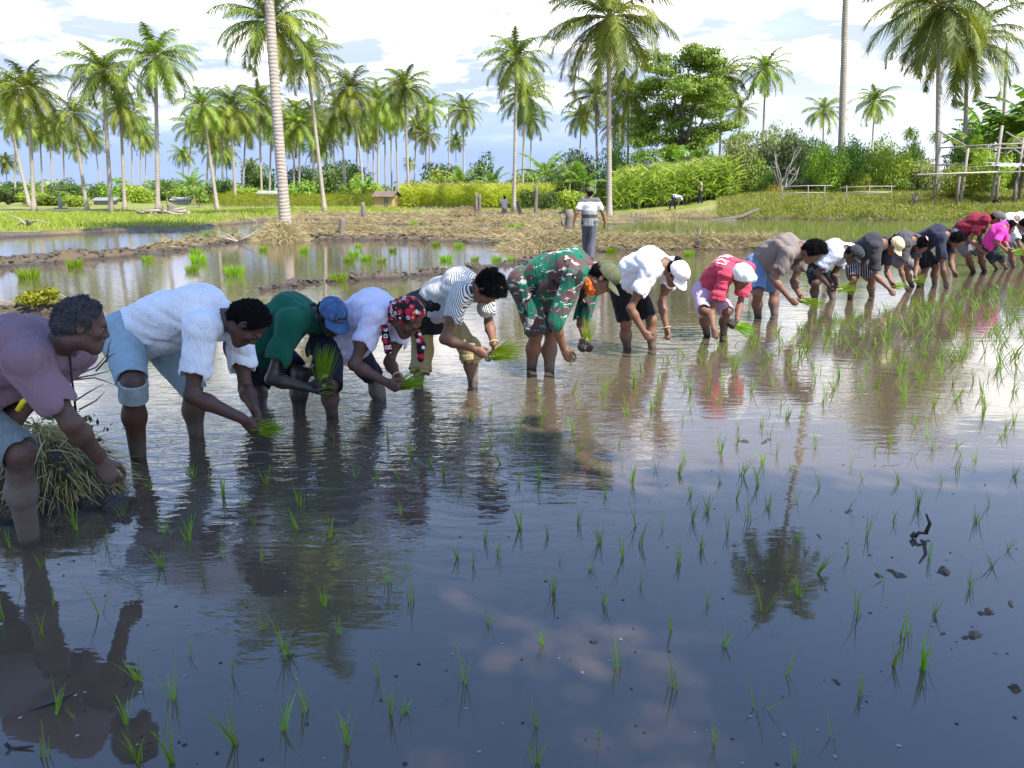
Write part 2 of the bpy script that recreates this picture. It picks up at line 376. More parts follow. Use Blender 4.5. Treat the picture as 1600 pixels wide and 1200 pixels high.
def palm_crown(seed, nf=27, npair=30, wid=.055, L=4.1, yellow=.22, wind=.15, hang=.55):
    rng = np.random.default_rng(seed); mb = MB()
    for k in range(nf):
        q = (k+.5)/nf                                 # 0 = youngest, upright; 1 = oldest, hanging
        az = k*2.39996+rng.uniform(-.25, .25); el = R(82-128*q**.92)+rng.uniform(-.12, .12)
        droop = R(42+38*(1-abs(q-.45)))+rng.uniform(-.1, .25)
        m = 2 if rng.random() < yellow*(q*1.9) else (1 if rng.random() < .35+.25*(q < .25) else 0)
        frond(mb, rng, az, el, L*rng.uniform(.86, 1.08)*(.78 if q < .12 else 1), droop, npair, m, wid, wind, hang)
    return mb.mesh('crown', FR_MATS, False)
def palm_dead(seed, n=9, L=2.9):
    rng = np.random.default_rng(seed); mb = MB()
    for k in range(n): frond(mb, rng, rng.uniform(0, 6.28), R(-52-rng.uniform(0, 25)), L*rng.uniform(.7, 1.1), R(30), 22, 3, .05, .05, .9)
    return mb.mesh('dead_frond', FR_MATS, False)
def nuts_mesh(seed):
    rng = np.random.default_rng(seed); mb = MB()
    for k in range(11):
        a = rng.uniform(0, 6.28); c = np.array((math.cos(a)*.34, math.sin(a)*.34, -.35-rng.uniform(0, .35)))
        th = np.linspace(0, math.pi, 6); mb.tube([c+np.array((0, 0, .15*math.cos(x))) for x in th], [.012+.12*math.sin(x) for x in th], 7)
    return mb.mesh('coconut_bunch', m_nut)
CROWNS = [palm_crown(s, nf, 36, .105, 4.2, y, wd, .75) for s, nf, y, wd in ((1, 33, .25, .1), (2, 28, .32, .25), (3, 35, .16, .0), (4, 27, .40, .3), (5, 31, .22, -.1))]
CROWN_BIG = [palm_crown(11, 33, 60, .08, 4.4, .24, .15, .8), palm_crown(12, 29, 60, .08, 4.5, .28, .35, .75)]
DEAD = [palm_dead(21, 14), palm_dead(22, 6)]; NUTS = nuts_mesh(31)

def palm(label, bu, bv, cu, cv, r, crown=0, Y=None, big=False, dead=None, nuts=False, group='coconut palms round the paddies', thick=1.0, rc=None, bare=False, bend=0.0):
    if Y is None: Y = 3.75*FOC/r
    top = P(cu, cv, Y); s = r/FOC*Y/4.0
    gx = P(bu, bv, Y); z0 = ht(gx[0], gx[1]) - .12
    base = np.array((gx[0], Y, z0)); base[1] += 0
    root = thing('coconut_palm' if not bare else 'bare_palm_trunk', label, 'palm tree' if not bare else 'tree trunk', base, 0, group if not bare else None)
    H = top-base; n = 18; tt = np.linspace(0, 1, n); rb = .165*thick*(s**.3)
    sw = np.array((bend, 0, 0))
    pts = np.outer(tt, H) + np.outer(np.sin(math.pi*tt)*1.0, sw)*(np.linalg.norm(H)*.1)
    rr = rb*(1-.34*tt) + rb*.75*np.exp(-tt*np.linalg.norm(H)/.45)
    mb = MB(); mb.tube(pts, rr, 10 if big else 7); mb.build('trunk', m_trunk, root)
    if bare: return root
    rng = random.Random(hash((bu, bv, cu)) & 0xffff)
    cm = CROWN_BIG[crown] if big else CROWNS[crown % 5]
    c = link('crown', cm, root, H); c.rotation_euler = (R(rng.uniform(-6, 6)), R(rng.uniform(-6, 6)), rng.uniform(0, 6.28)); c.scale = (s,)*3
    if dead is not None:
        d = link('dead_frond', DEAD[dead], root, H); d.scale = (s*.9,)*3; d.rotation_euler = (0, 0, rng.uniform(0, 6))
    if nuts:
        d = link('coconut_bunch', NUTS, root, H); d.scale = (s,)*3
    return root
PALMS = [
 ('coconut palm half cut by the left edge of the photo, yellowing low fronds', 46, 318, 4, 145, 62, dict(crown=1)),
 ('tall coconut palm at far left, its pale trunk standing in the grass field', 53, 329, 43, 140, 62, dict(crown=0, Y=56, nuts=True)),
 ('slim dark trunked palm standing behind the second palm from the left', 83, 312, 76, 195, 36, dict(crown=2)),
 ('coconut palm with a sharply leaning trunk, third tall one from the left', 136, 327, 114, 178, 48, dict(crown=3, Y=62)),
 ('tall coconut palm with grey green fronds left of the tallest palm of the left field', 174, 334, 161, 112, 66, dict(crown=2, Y=54, nuts=True)),
 ('coconut palm mostly hidden between the two tallest palms of the left field', 195, 328, 188, 165, 46, dict(crown=1, Y=60)),
 ('tallest coconut palm of the left field, straight pale trunk beside the log pile', 247, 336, 243, 90, 70, dict(crown=4, Y=52, nuts=True)),
 ('small far palm just left of the tallest straight trunk of the left field', 221, 305, 218, 203, 32, dict(crown=0)),
 ('second small far palm sharing the gap left of the tallest straight trunk', 226, 303, 228, 222, 24, dict(crown=3)),
 ('tiny far palm low at the left edge of the photo', 10, 300, 9, 253, 23, dict(crown=2)),
 ('small far palm with thin leaning trunk behind the leaning third palm', 158, 300, 147, 215, 26, dict(crown=1)),
 ('thin far palm trunk right beside the leaning third palm', 130, 303, 122, 232, 22, dict(crown=0)),
 ('small far palm standing alone over the banana leaves in the left half', 287, 303, 285, 240, 24, dict(crown=4)),
 ('coconut palm with a thin leaning trunk at the left end of the middle grove', 341, 336, 316, 165, 46, dict(crown=1, Y=58)),
 ('coconut palm with thick upright trunk, second in the middle grove', 368, 320, 361, 168, 52, dict(crown=0)),
 ('low palm tucked between the first two palms of the middle grove', 334, 308, 338, 232, 32, dict(crown=3)),
 ('thin trunked palm with its foot behind the second palm of the middle grove', 357, 308, 352, 240, 26, dict(crown=2)),
 ('palm just left of the huge leaning trunk with a brown skirt of old fronds', 409, 312, 404, 158, 46, dict(crown=2, dead=1)),
 ('little palm low behind the grove, left of the huge leaning trunk', 392, 312, 393, 258, 20, dict(crown=1)),
 ('big palm behind the huge leaning trunk, crown cut by the top of the photo', 447, 318, 424, 36, 82, dict(crown=0, Y=47, big=True, dead=1, nuts=True)),
 ('tall palm with wind swept crown just right of the huge leaning trunk', 508, 332, 480, 92, 64, dict(crown=3, Y=56)),
 ('palm hidden behind the wind swept crown right of the huge trunk', 467, 305, 468, 196, 44, dict(crown=4)),
 ('short palm close to the right side of the huge trunk', 473, 304, 450, 214, 32, dict(crown=0)),
 ('short palm between the two trunks right of the huge leaning trunk', 514, 298, 508, 212, 33, dict(crown=1)),
 ('grove palm with orange brown boots and curved trunk, left of centre', 568, 290, 548, 140, 50, dict(crown=0, bend=.15)),
 ('grove palm behind the curved trunk palm, thin grey trunk', 541, 292, 531, 172, 42, dict(crown=2)),
 ('palm with crown merging into the tall palm over the brown roof, on its left', 590, 290, 590, 158, 44, dict(crown=1)),
 ('dark trunked palm over the brown roofed hut', 602, 292, 601, 182, 34, dict(crown=3)),
 ('tall palm right of the brown roofed hut', 639, 308, 632, 136, 50, dict(crown=2, Y=72)),
 ('small round palm low between two trunks left of the hut', 576, 280, 574, 216, 24, dict(crown=4)),
 ('palm with a bare looking thin trunk above the hut roof', 622, 294, 617, 166, 38, dict(crown=0)),
 ('medium palm with an ash grey crown right of the tall palm by the hut', 672, 280, 670, 168, 36, dict(crown=1)),
 ('short yellow green palm below the ash grey crowned one', 663, 278, 666, 212, 29, dict(crown=3)),
 ('even palm with a round open crown left of the bare sky gap', 724, 262, 724, 172, 38, dict(crown=0)),
 ('small palm under the round open crown, left side', 713, 272, 712, 220, 20, dict(crown=2)),
 ('tiny palm low on the sky line between the hut and the ash grey palm', 641, 282, 640, 254, 14, dict(crown=1)),
 ('tall palm of the double pair standing over the distant walker in pink', 803, 319, 807, 92, 62, dict(crown=0, Y=62, nuts=True)),
 ('second palm of the double pair, a dark crown behind the tall one', 816, 285, 820, 150, 48, dict(crown=2)),
 ('lower third palm behind the double pair', 829, 275, 830, 184, 34, dict(crown=4)),
 ('very large palm with reddish brown dead fronds behind the man in the striped polo shirt', 953, 322, 951, 28, 104, dict(crown=1, Y=46, big=True, dead=0, nuts=True)),
 ('palm left behind the very large palm with dead fronds', 936, 275, 930, 150, 52, dict(crown=3)),
 ('palm right behind the very large palm with dead fronds', 983, 250, 982, 150, 52, dict(crown=0)),
 ('low palm against the left side of the big broad leaved tree', 1001, 265, 1003, 195, 36, dict(crown=1)),
 ('palm in front of the right side of the big broad leaved tree', 1127, 245, 1128, 120, 50, dict(crown=2)),
 ('palm standing alone right of the big broad leaved tree', 1195, 240, 1196, 108, 48, dict(crown=4, Y=88)),
 ('grey low palm left of the bare tall trunk, half hidden by bushes', 1291, 235, 1287, 172, 36, dict(crown=3)),
 ('small palm alone in the sky right of the bare tall trunk', 1366, 232, 1367, 158, 36, dict(crown=0)),
 ('large palm at upper right with a yellow hanging frond, crown cut by the top', 1470, 268, 1467, 8, 104, dict(crown=0, Y=52, big=True, nuts=True)),
 ('wind blown palm behind the large upper right palm', 1518, 215, 1512, 66, 84, dict(crown=1, Y=56, big=True)),
 ('tiny palm top above the bushes left of the bamboo frame', 1423, 235, 1422, 207, 14, dict(crown=2)),
 ('tiny palm top just left of the bamboo frame post', 1462, 232, 1462, 212, 13, dict(crown=4)),
]
FILL = [(292, 318, 300, 196, 34), (322, 312, 326, 205, 36), (348, 306, 345, 190, 38), (378, 308, 384, 196, 38), (420, 306, 424, 188, 40), (436, 304, 440, 205, 34), (458, 306, 460, 176, 40), (490, 300, 488, 182, 40), (498, 298, 496, 232, 28), (524, 296, 520, 196, 34), (556, 292, 558, 190, 36), (584, 292, 582, 194, 32), (612, 292, 610, 170, 34), (646, 284, 650, 196, 28),
 (66, 306, 62, 205, 34), (100, 306, 98, 208, 34), (206, 304, 205, 184, 34), (22, 306, 24, 190, 38), (905, 270, 908, 182, 34), (968, 262, 966, 196, 36), (1086, 246, 1088, 150, 36), (1160, 246, 1156, 172, 30)]
for i, (bu, bv, cu, cv, r) in enumerate(FILL): PALMS.append((('slender palm crowded among the others of the middle grove' if 280 < bu < 660 else 'slender palm in the back row of the left field' if bu < 280 else 'slender palm in the back row at right of centre'), bu, bv, cu, cv, r, dict(crown=i*2+1, group=('crowded palms of the middle grove' if 280 < bu < 660 else 'back row palms of the left field' if bu < 280 else 'back row palms right of centre'))))
for lb, bu, bv, cu, cv, r, kw in PALMS: palm(lb, bu, bv, cu, cv, r, **kw)
# the huge near palm on the bund: its crown is above the frame and shows only in the water
palm('huge grey palm trunk leaning left before the grove, running past the photo top', 447, 352, 403, -332, 165, crown=0, Y=27.5, big=True, thick=1.18, bend=-.06, nuts=True)
palm('smooth bare tall trunk at right running out of the top of the photo', 1318, 250, 1334, -420, 86, crown=1, Y=62, big=True, thick=1.6)
palm('broken dead palm trunk without a crown at the right edge', 1576, 215, 1574, 66, 60, Y=60, bare=True)
palm('thin dead palm trunk without a crown left of the round open crowned palm', 701, 272, 701, 160, 34, bare=True, thick=.8)

# ================================================================== trees, bushes, bananas, crops
m_lf_dark = leafy('leaf_dark_green', [(0.042, 0.081, 0.017), (0.082, 0.144, 0.024), (0.153, 0.232, 0.038)], .25, .4)
m_lf_mid = leafy('leaf_mid_green', [(0.104, 0.177, 0.023), (0.195, 0.291, 0.034), (0.312, 0.417, 0.052)], .32, .45)
m_lf_light = leafy('leaf_yellow_green', [(0.172, 0.259, 0.024), (0.302, 0.407, 0.037), (0.484, 0.550, 0.059)], .40, .5)
m_lf_grey = leafy('leaf_grey_green', [(0.135, 0.177, 0.054), (0.250, 0.302, 0.088), (0.416, 0.459, 0.154)], .30, .55)
m_lf_lime = leafy('leaf_lime', [(.20, .26, .012), (.30, .34, .016), (.42, .42, .03)], .45, .5)
m_lf_yel = leafy('leaf_golden', [(.42, .34, .012), (.60, .48, .02), (.38, .36, .02)], .4, .5)
m_banana = leafy('banana_leaf', [(0.081, 0.172, 0.021), (0.138, 0.253, 0.032), (0.230, 0.333, 0.046)], .45, .35)
m_wood = simple('grey_branch', (.17, .14, .11), .9, .4, 5, .5)
m_pseudo = simple('banana_stem', (.20, .20, .07), .6, .35, 4, .2)

def foliage(rng, lobes, n, leaf, aspect=2.0, shell=.55):
    """leaf sized faces through several lobes. lobes: (cx,cy,cz,rx,ry,rz)"""
    L = np.array(lobes, float); wgt = (L[:, 3]*L[:, 4]*L[:, 5])**.67; wgt /= wgt.sum()
    k = rng.choice(len(L), n, p=wgt)
    d = rng.normal(size=(n, 3)); d /= np.linalg.norm(d, axis=1)[:, None]
    rr = (shell+(1-shell)*rng.random(n)**.6)*(1+.22*np.sin(d[:, 0]*5+k)*np.cos(d[:, 2]*6+k*2))
    rr *= np.where(rng.random(n) < .07, 1.0+.28*rng.random(n), 1)
    c = L[k, :3]+d*L[k, 3:]*rr[:, None]
    nn = d*.75+rng.normal(size=(n, 3))*.55+(0, 0, .45); nn /= np.linalg.norm(nn, axis=1)[:, None]      # blades face outward and up
    a = np.cross(nn, rng.normal(size=(n, 3))); a[:, 2] -= .15; a /= np.linalg.norm(a, axis=1)[:, None]+1e-6
    s = np.cross(nn, a); s /= np.linalg.norm(s, axis=1)[:, None]+1e-6
    l = leaf*rng.uniform(.6, 1.35, n)[:, None]; w_ = l/aspect
    return np.stack([c-a*l*.5, c+s*w_*.5-a*l*.05, c+a*l*.5, c-s*w_*.5-a*l*.05], 1)
def bush_mesh(seed, n, leaf, W=1.0, H=1.0, nl=9, mat=None, aspect=2.0, spiky=.0):
    rng = np.random.default_rng(seed); lobes = []
    for i in range(nl):
        a = rng.uniform(0, 6.28); q = rng.random()**.5*.62
        z = rng.uniform(.18, .80)*(1-.5*q)
        s = rng.uniform(.20, .36)
        lobes.append((math.cos(a)*q*W*.75, math.sin(a)*q*W*.75, z*H, s*W, s*W, s*H*rng.uniform(.6, .95)))
    mb = MB(); mb.quads(foliage(rng, lobes, n, leaf, aspect, .45)); return mb.mesh('foliage', mat, False)
def stems_mesh(seed, k=5, H=.8):
    rng = np.random.default_rng(seed); mb = MB()
    for i in range(k):
        a = rng.uniform(0, 6.28); e = np.array((math.cos(a)*.3, math.sin(a)*.3, H*rng.uniform(.6, 1))); m_ = e*.5+rng.normal(size=3)*.05
        mb.tube([(0, 0, -.05), m_*.6, m_*1.2, e], [.03, .024, .017, .006], 5)
    return mb.mesh('stems', m_wood)
STEMS = [stems_mesh(70+i) for i in range(3)]
BUSH = {}
for i, (nm, mt) in enumerate((('dark', m_lf_dark), ('mid', m_lf_mid), ('light', m_lf_light), ('grey', m_lf_grey), ('lime', m_lf_lime), ('golden', m_lf_yel))):
    BUSH[nm] = [bush_mesh(100+i*5+j, 2600 if nm != 'golden' else 900, .085, 1, 1, 10, mt) for j in range(2)]
FINE = {nm: bush_mesh(150+i, 6500, .05, 1, 1, 16, mt, 1.7) for i, (nm, mt) in enumerate((('dark', m_lf_dark), ('mid', m_lf_mid), ('light', m_lf_light), ('grey', m_lf_grey)))}
def bush(label, u0, u1, vt, vb, Y, kind, name='bush', cat='bush', group=None, fine=False, j=0, depth=None, zb=None):
    a = P(u0, vb, Y); c = P(u1, vt, Y); W = (c[0]-a[0])/2*1.28; x = (a[0]+c[0])/2
    z0 = ht(x, Y)-.1 if zb is None else zb
    H = max(.3, (c[2]-z0)*(1.24 if u0 > 1100 else 1.35 if 255 < u0 < 660 else 1.15)+.25)
    r = thing(name, label, cat, (x, Y, z0), 0, group)
    rng = random.Random(int(u0*7+vt)); rz = rng.uniform(0, 6.28)
    f = link('foliage', FINE[kind] if fine else BUSH[kind][j % 2], r); D = depth or W
    f.scale = (W/.88, W/.88, H/.98) if abs(D-W) < .01 else (W/.88, D/.88, H/.98)
    f.rotation_euler = (0, 0, rz if abs(D-W) < .01 else 0)
    s = link('stems', STEMS[j % 3], r); s.scale = (W, W, H); s.rotation_euler = (0, 0, rz)
    return r
BUSHES = [
 ('low dark bush at the left edge behind the grass field', -20, 44, 296, 322, 92, 'dark', {}),
 ('pale green bush beside the first tall trunk on the left', 28, 96, 300, 325, 84, 'light', {}),
 ('rounded dark tree dome behind the leaning third palm', 82, 136, 283, 318, 120, 'dark', {}),
 ('mid green bush under the rounded dark dome', 60, 130, 302, 326, 82, 'mid', {}),
 ('bright bush just left of the white block by the leaning palm', 98, 150, 306, 326, 74, 'light', {}),
 ('flat topped green tree between the two tallest trunks of the left field', 150, 212, 279, 318, 118, 'mid', {}),
 ('bushy yellow green shrub right of the flat topped green tree', 195, 250, 288, 322, 104, 'light', {}),
 ('dark feathery tree behind the tallest straight trunk', 232, 300, 280, 320, 112, 'dark', {}),
 ('olive bush under the small lone far palm', 262, 326, 288, 322, 100, 'mid', {}),
 ('dark bush behind the first palm of the middle grove', 316, 372, 284, 322, 106, 'dark', {}),
 ('pale shrub behind the lime coloured crop strip', 340, 420, 296, 326, 94, 'light', {}),
 ('tall dark round tree left of the huge leaning trunk', 372, 436, 264, 320, 124, 'dark', {}),
 ('very dark round tree right of the huge leaning trunk', 440, 506, 262, 318, 118, 'dark', {'fine': True}),
 ('very dark broad tree behind the curved trunk palm', 488, 576, 254, 316, 122, 'dark', {'fine': True}),
 ('leafy mid green bush in front of the very dark broad tree', 440, 500, 284, 324, 84, 'mid', {}),
 ('green thicket left of the brown roofed hut', 530, 590, 280, 320, 94, 'mid', {}),
 ('green bush hiding the right wall of the brown roofed hut', 628, 668, 282, 318, 82, 'mid', {}),
 ('light bush behind the maize left of the sky gap', 650, 720, 272, 312, 92, 'light', {}),
 ('blue green tree on the sky line in the sky gap', 724, 788, 246, 308, 104, 'dark', {}),
 ('low dark shrub at the foot of the double palms', 806, 850, 298, 326, 66, 'dark', {}),
 ('broad green bush right of the double palms', 834, 890, 254, 316, 78, 'mid', {}),
 ('glossy dark citrus tree left of the very large palm trunk', 868, 944, 224, 316, 72, 'dark', {'fine': True}),
 ('glossy green citrus tree right behind the very large palm trunk', 925, 996, 222, 312, 74, 'mid', {'fine': True}),
 ('small dark shrub beside the leaning grey stake', 838, 876, 300, 326, 62, 'dark', {}),
 ('fresh green weeds clump behind the man in the striped polo shirt', 868, 930, 296, 330, 56, 'light', {}),
 ('tall grey green shrub with small leaves beside the tall maize', 1120, 1200, 212, 322, 56, 'grey', {'fine': True}),
 ('tall airy shrub with pale bare branches', 1150, 1272, 206, 318, 59, 'grey', {'fine': True}),
 ('bushy dark green shrub at the foot of the airy shrub', 1148, 1218, 258, 324, 56, 'mid', {'fine': True}),
 ('rounded bright green shrub left of the bare tall trunk foot', 1250, 1326, 236, 318, 54, 'light', {'fine': True}),
 ('dense dark green shrub behind the bamboo rail fence', 1282, 1372, 228, 316, 55, 'mid', {'fine': True}),
 ('loose light green shrub right of the dense shrub', 1355, 1425, 244, 316, 54, 'light', {'fine': True}),
 ('tangled weeds bush left of the bamboo frame', 1400, 1486, 250, 318, 54, 'grey', {'fine': True}),
 ('weedy green bush under the bamboo platform', 1460, 1550, 268, 318, 49, 'light', {'fine': True}),
 ('green bush right behind the bamboo platform', 1530, 1640, 240, 318, 54, 'mid', {'fine': True}),
 ('hazy dark tree on the sky line left of the bamboo frame', 1408, 1452, 222, 300, 90, 'dark', {}),
 ('hazy dark tree behind the banana clump at right', 1478, 1540, 186, 300, 84, 'dark', {'fine': True}),
 ('golden leaved bush at the left end of the bamboo rail fence', 1194, 1226, 284, 322, 53, 'golden', {}),
 ('low mid green bush behind the tall maize', 1040, 1130, 226, 314, 80, 'mid', {'fine': True}),
 ('shrub between the airy shrub and the bright green shrub', 1222, 1276, 226, 316, 60, 'mid', {'fine': True}),
]
BUSHES += [
 ('wide green shrub behind the tall maize, left end', 968, 1040, 236, 312, 78, 'mid', {'fine': True}),
 ('second dark shrub close under the big broad leaved tree', 1050, 1120, 222, 312, 74, 'dark', {'fine': True}),
 ('yellow green shrub filling the gap right of the tall maize', 1120, 1180, 236, 322, 60, 'light', {'fine': True}),
 ('grey green thicket behind the pale leafless branches', 1178, 1250, 196, 312, 64, 'grey', {'fine': True}),
 ('broad dark shrub behind the bright green shrub', 1240, 1310, 214, 312, 62, 'dark', {'fine': True}),
 ('bright shrub just right of the bare tall trunk foot', 1310, 1370, 240, 318, 56, 'light', {'fine': True}),
 ('mid green thicket far behind the bamboo rail fence', 1330, 1420, 226, 310, 66, 'mid', {'fine': True}),
 ('leafy shrub filling the gap left of the bamboo frame', 1380, 1450, 236, 316, 60, 'mid', {'fine': True}),
 ('low light shrub in front of the dense dark green shrub', 1300, 1360, 276, 324, 53.5, 'light', {'fine': True}),
 ('low green shrub at the right end of the bamboo rail fence', 1372, 1428, 274, 322, 53.5, 'mid', {'fine': True}),
 ('low grey shrub at the left end of the bamboo rail fence', 1228, 1290, 280, 324, 54.5, 'grey', {'fine': True}),
 ('tangle of green shrubs behind the bamboo frame', 1470, 1560, 216, 312, 56, 'mid', {'fine': True}),
 ('light green shrub showing between the frame poles', 1500, 1580, 244, 314, 52, 'light', {'fine': True}),
 ('dark green tree behind the right edge bananas', 1560, 1660, 170, 300, 70, 'dark', {'fine': True}),
 ('pale bush hiding the foot of the very large palm group', 985, 1010, 262, 318, 60, 'light', {}),
 ('far green tree between the citrus trees and the double palms', 790, 850, 256, 308, 110, 'mid', {}),
 ('far dark tree behind the maize in the sky gap', 655, 735, 262, 306, 116, 'dark', {}),
 ('mid green bush before the curved trunk palm foot', 548, 606, 288, 324, 88, 'light', {}),
 ('far bush at the left edge behind the white marker', -10, 70, 286, 318, 124, 'mid', {}),
 ('dark far bush behind the grey shed', 140, 190, 288, 318, 126, 'dark', {}),
]
for i, (lb, u0, u1, vt, vb, Y, kd, kw) in enumerate(BUSHES): bush(lb, u0, u1, vt, vb, Y, kd, j=i, group='bushes and low trees behind the paddies', **kw)
# bare pale branches standing out of the airy shrub
mb = MB(); rng = np.random.default_rng(4)
o0 = P(1222, 300, 53)
for k in range(9):
    e = np.array((rng.uniform(-1.5, 1.2), rng.uniform(-.5, .5), rng.uniform(1.4, 3.0)))
    mid_ = e*.5+np.array((rng.uniform(-.4, .4), 0, .2))
    mb.tube([(0, 0, 0), mid_, e], [.06, .045, .015], 5)
    for q in range(3):
        s0 = mid_+(e-mid_)*rng.uniform(.1, .8); mb.tube([s0, s0+rng.normal(size=3)*.35+(0, 0, .4)], [.02, .006], 4)
tag(mb.build('dry_branches', simple('pale_branch', (.24, .22, .18), .9, .3), loc=(o0[0], 53, ht(o0[0], 53))), 'pale leafless branches sticking out of the airy shrub', 'branches')

# the big broad leaved tree
def big_tree():
    Y = 82; c = P(1068, 300, Y); s = Y/FOC; z0 = ht(c[0], Y)-.1
    root = thing('rain_tree', 'big broad leaved tree with a layered open crown behind the maize', 'tree', (c[0], Y, z0))
    rng = np.random.default_rng(8); mb = MB()
    def pt(u, v, dy=0): q = P(u, v, Y); return np.array((q[0]-c[0], dy, q[2]-z0))
    fork = pt(1066, 240)
    mb.tube([(0, 0, 0), pt(1070, 270), fork], [.55, .42, .36], 10)
    tips = [(1078, 88), (1050, 105), (1020, 130), (1095, 105), (1118, 150), (1035, 165), (1010, 190), (1085, 150), (1065, 130), (1115, 200), (1030, 215), (1095, 215), (1062, 180)]
    lobes = []
    for i, (u, v) in enumerate(tips):
        e = pt(u, v, rng.uniform(-2.5, 2.5)); m_ = fork+(e-fork)*.5+rng.normal(size=3)*.4
        mb.tube([fork, m_, e], [.2, .12, .03], 6)
        q = rng.uniform(1.05, 1.65); lobes.append((*e, q*1.25, q*1.25, q*.62))
        for k in range(6):
            f = e+rng.normal(size=3)*(1.15, 1.4, 1.1)+(0, 0, -.5); q2 = rng.uniform(.75, 1.25); lobes.append((*f, q2*1.3, q2*1.2, q2*.55))
    mb.build('trunk', m_wood, root)
    mc = MB(); mc.quads(foliage(rng, lobes, 52000, .25, 1.9, .25)); mc.build('crown', m_lf_mid, root, False)
big_tree()

# banana plants
def banana_mesh(seed, n=9):
    rng = np.random.default_rng(seed); mb = MB()
    mb.tube([(0, 0, 0), (.02, 0, .8), (0, .02, 1.6)], [.075, .065, .05], 8, 1)
    for k in range(n):
        az = k*2.4+rng.uniform(-.3, .3); el = R(78-62*(k/n))+rng.uniform(-.1, .1); L = rng.uniform(1.5, 2.1); N = 7
        pts = [np.array((0, 0, 1.45))]; e = el
        for q in range(N):
            e -= R(75)/N*(.3+1.2*q/N); pts.append(pts[-1]+L/N*np.array((math.cos(az)*math.cos(e), math.sin(az)*math.cos(e), math.sin(e))))
        pts = np.array(pts); mb.tube(pts, np.linspace(.03, .008, N+1), 5, 1, False)
        S = np.array((-math.sin(az), math.cos(az), 0))
        # each half blade torn into ribbons
        for sg in (-1, 1):
            for q in range(14):
                a0 = .16+.84*q/14; a1 = a0+.84/14*rng.uniform(.8, .99)
                f0, f1 = a0*N, min(a1*N, N-.001); p0 = pts[int(f0)]+(pts[min(int(f0)+1, N)]-pts[int(f0)])*(f0 % 1); p1 = pts[int(f1)]+(pts[min(int(f1)+1, N)]-pts[int(f1)])*(f1 % 1)
                wd = .27*math.sin(math.pi*min(1, .12+a0*.86))**.6
                dr = -wd*rng.uniform(.1, .55); o = S*sg*wd+(0, 0, dr)
                mb.add([p0, p1, p1+o*.98+(0, 0, .0), p0+o], [(0, 1, 2, 3)], 0)
    return mb
BAN = [banana_mesh(s).mesh('leaves', [m_banana, m_pseudo], False) for s in (1, 2, 3)]
BANANAS = [('young banana plant with upright bright leaves beside the log pile', 262, 322, 278, 76), ('banana plant with spread dark leaves left of the middle grove', 305, 326, 262, 84),
 ('banana plant with pale leaves under the small lone far palm', 312, 326, 292, 72), ('banana plant in front of the green thicket left of the hut', 545, 322, 284, 80), ('banana plant close left of the hut roof', 572, 320, 270, 86),
 ('banana plant with one tall light leaf rising over the maize', 722, 300, 258, 84), ('banana plant with drooping leaves left of the sky gap', 690, 300, 270, 88), ('banana plant below the blue green tree', 770, 300, 262, 88),
 ('dark leaved banana plant above the broad green bush', 852, 300, 236, 84), ('large banana plant with bright arching leaves left of the citrus tree', 890, 312, 242, 66), ('banana plant with wide yellow green leaves beside the dark shrub', 912, 316, 256, 62),
 ('banana plant with broad upright leaves before the big tree', 1042, 300, 225, 78), ('second banana plant before the big tree, right one', 1068, 300, 222, 76),
 ('tall banana plant behind the bamboo frame, left of the clump', 1530, 300, 160, 58), ('tall banana plant in the middle of the right clump', 1558, 300, 156, 56), ('banana plant at the right edge with wide dark leaves', 1592, 300, 164, 55), ('low banana plant in front of the right clump', 1512, 306, 200, 54),
 ('banana plant at far right of the clump, cut by the edge', 1610, 300, 140, 54)]
for i, (lb, u, vb, vt, Y) in enumerate(BANANAS):
    c = P(u, vb, Y); z0 = ht(c[0], Y)-.05; top = P(u, vt, Y)[2]
    r = thing('banana_plant', lb, 'banana plant', (c[0], Y, z0), i*1.7, 'banana plants behind the paddies')
    o = link('leaves', BAN[i % 3], r); o.scale = ((top-z0)/2.75,)*3

# the far edge of the plain: one mass of trees
r_f = np.random.default_rng(66); lob = []
for k in range(150):
    az = -.95+1.9*(k+r_f.random())/150; Yf = r_f.uniform(150, 190); hh = r_f.uniform(1.6, 4.2); lob.append((math.tan(az)*Yf, Yf, hh*.5, hh*1.5, hh, hh*.62))
mb = MB(); mb.quads(foliage(r_f, lob, 26000, .85, 1.6, .5)); tag(mb.build('far_trees', m_lf_mid, None, False), 'far belt of trees along the horizon behind the palms', 'trees', kind='stuff')
# crops that read as one mass
def blades_in(name, n, yfun, ulo, uhi, hlo, hhi, wd, mats, lean=.35, nseg=3, per=1, zoff=0.0, keep=None, rng=None, spread=.0, droop=.5):
    rng = rng or np.random.default_rng(len(name)*13+n)
    u = rng.uniform(ulo, uhi, n); ya, yb = yfun(u); y = ya+(yb-ya)*rng.random(n)
    x = (u-800)/FOC*(y*CP+1.3*SP) ; z, st, gr = terrain(x, y)
    k = z > -.5
    if keep is not None: k &= keep(x, y, z, st, gr, rng)
    x, y, z = x[k], y[k], z[k]; x = np.repeat(x, per); y = np.repeat(y, per); z = np.repeat(z, per); n = len(x)
    x = x+rng.normal(size=n)*spread; y = y+rng.normal(size=n)*spread
    a = rng.uniform(0, 6.28, n); le = rng.random(n)*lean
    d = np.c_[np.cos(a)*le, np.sin(a)*le, np.ones(n)]; d /= np.linalg.norm(d, axis=1)[:, None]
    L = rng.uniform(hlo, hhi, n)
    bend = np.c_[np.cos(a)*L*.45*rng.random(n), np.sin(a)*L*.45*rng.random(n), -L*droop*rng.random(n)*.6]
    V, F = strips(np.c_[x, y, np.maximum(z, -.02 if zoff == 0 else z)+zoff], d, L, rng.uniform(.6, 1.3, n)*wd, bend, nseg, rng=rng)
    return V, F
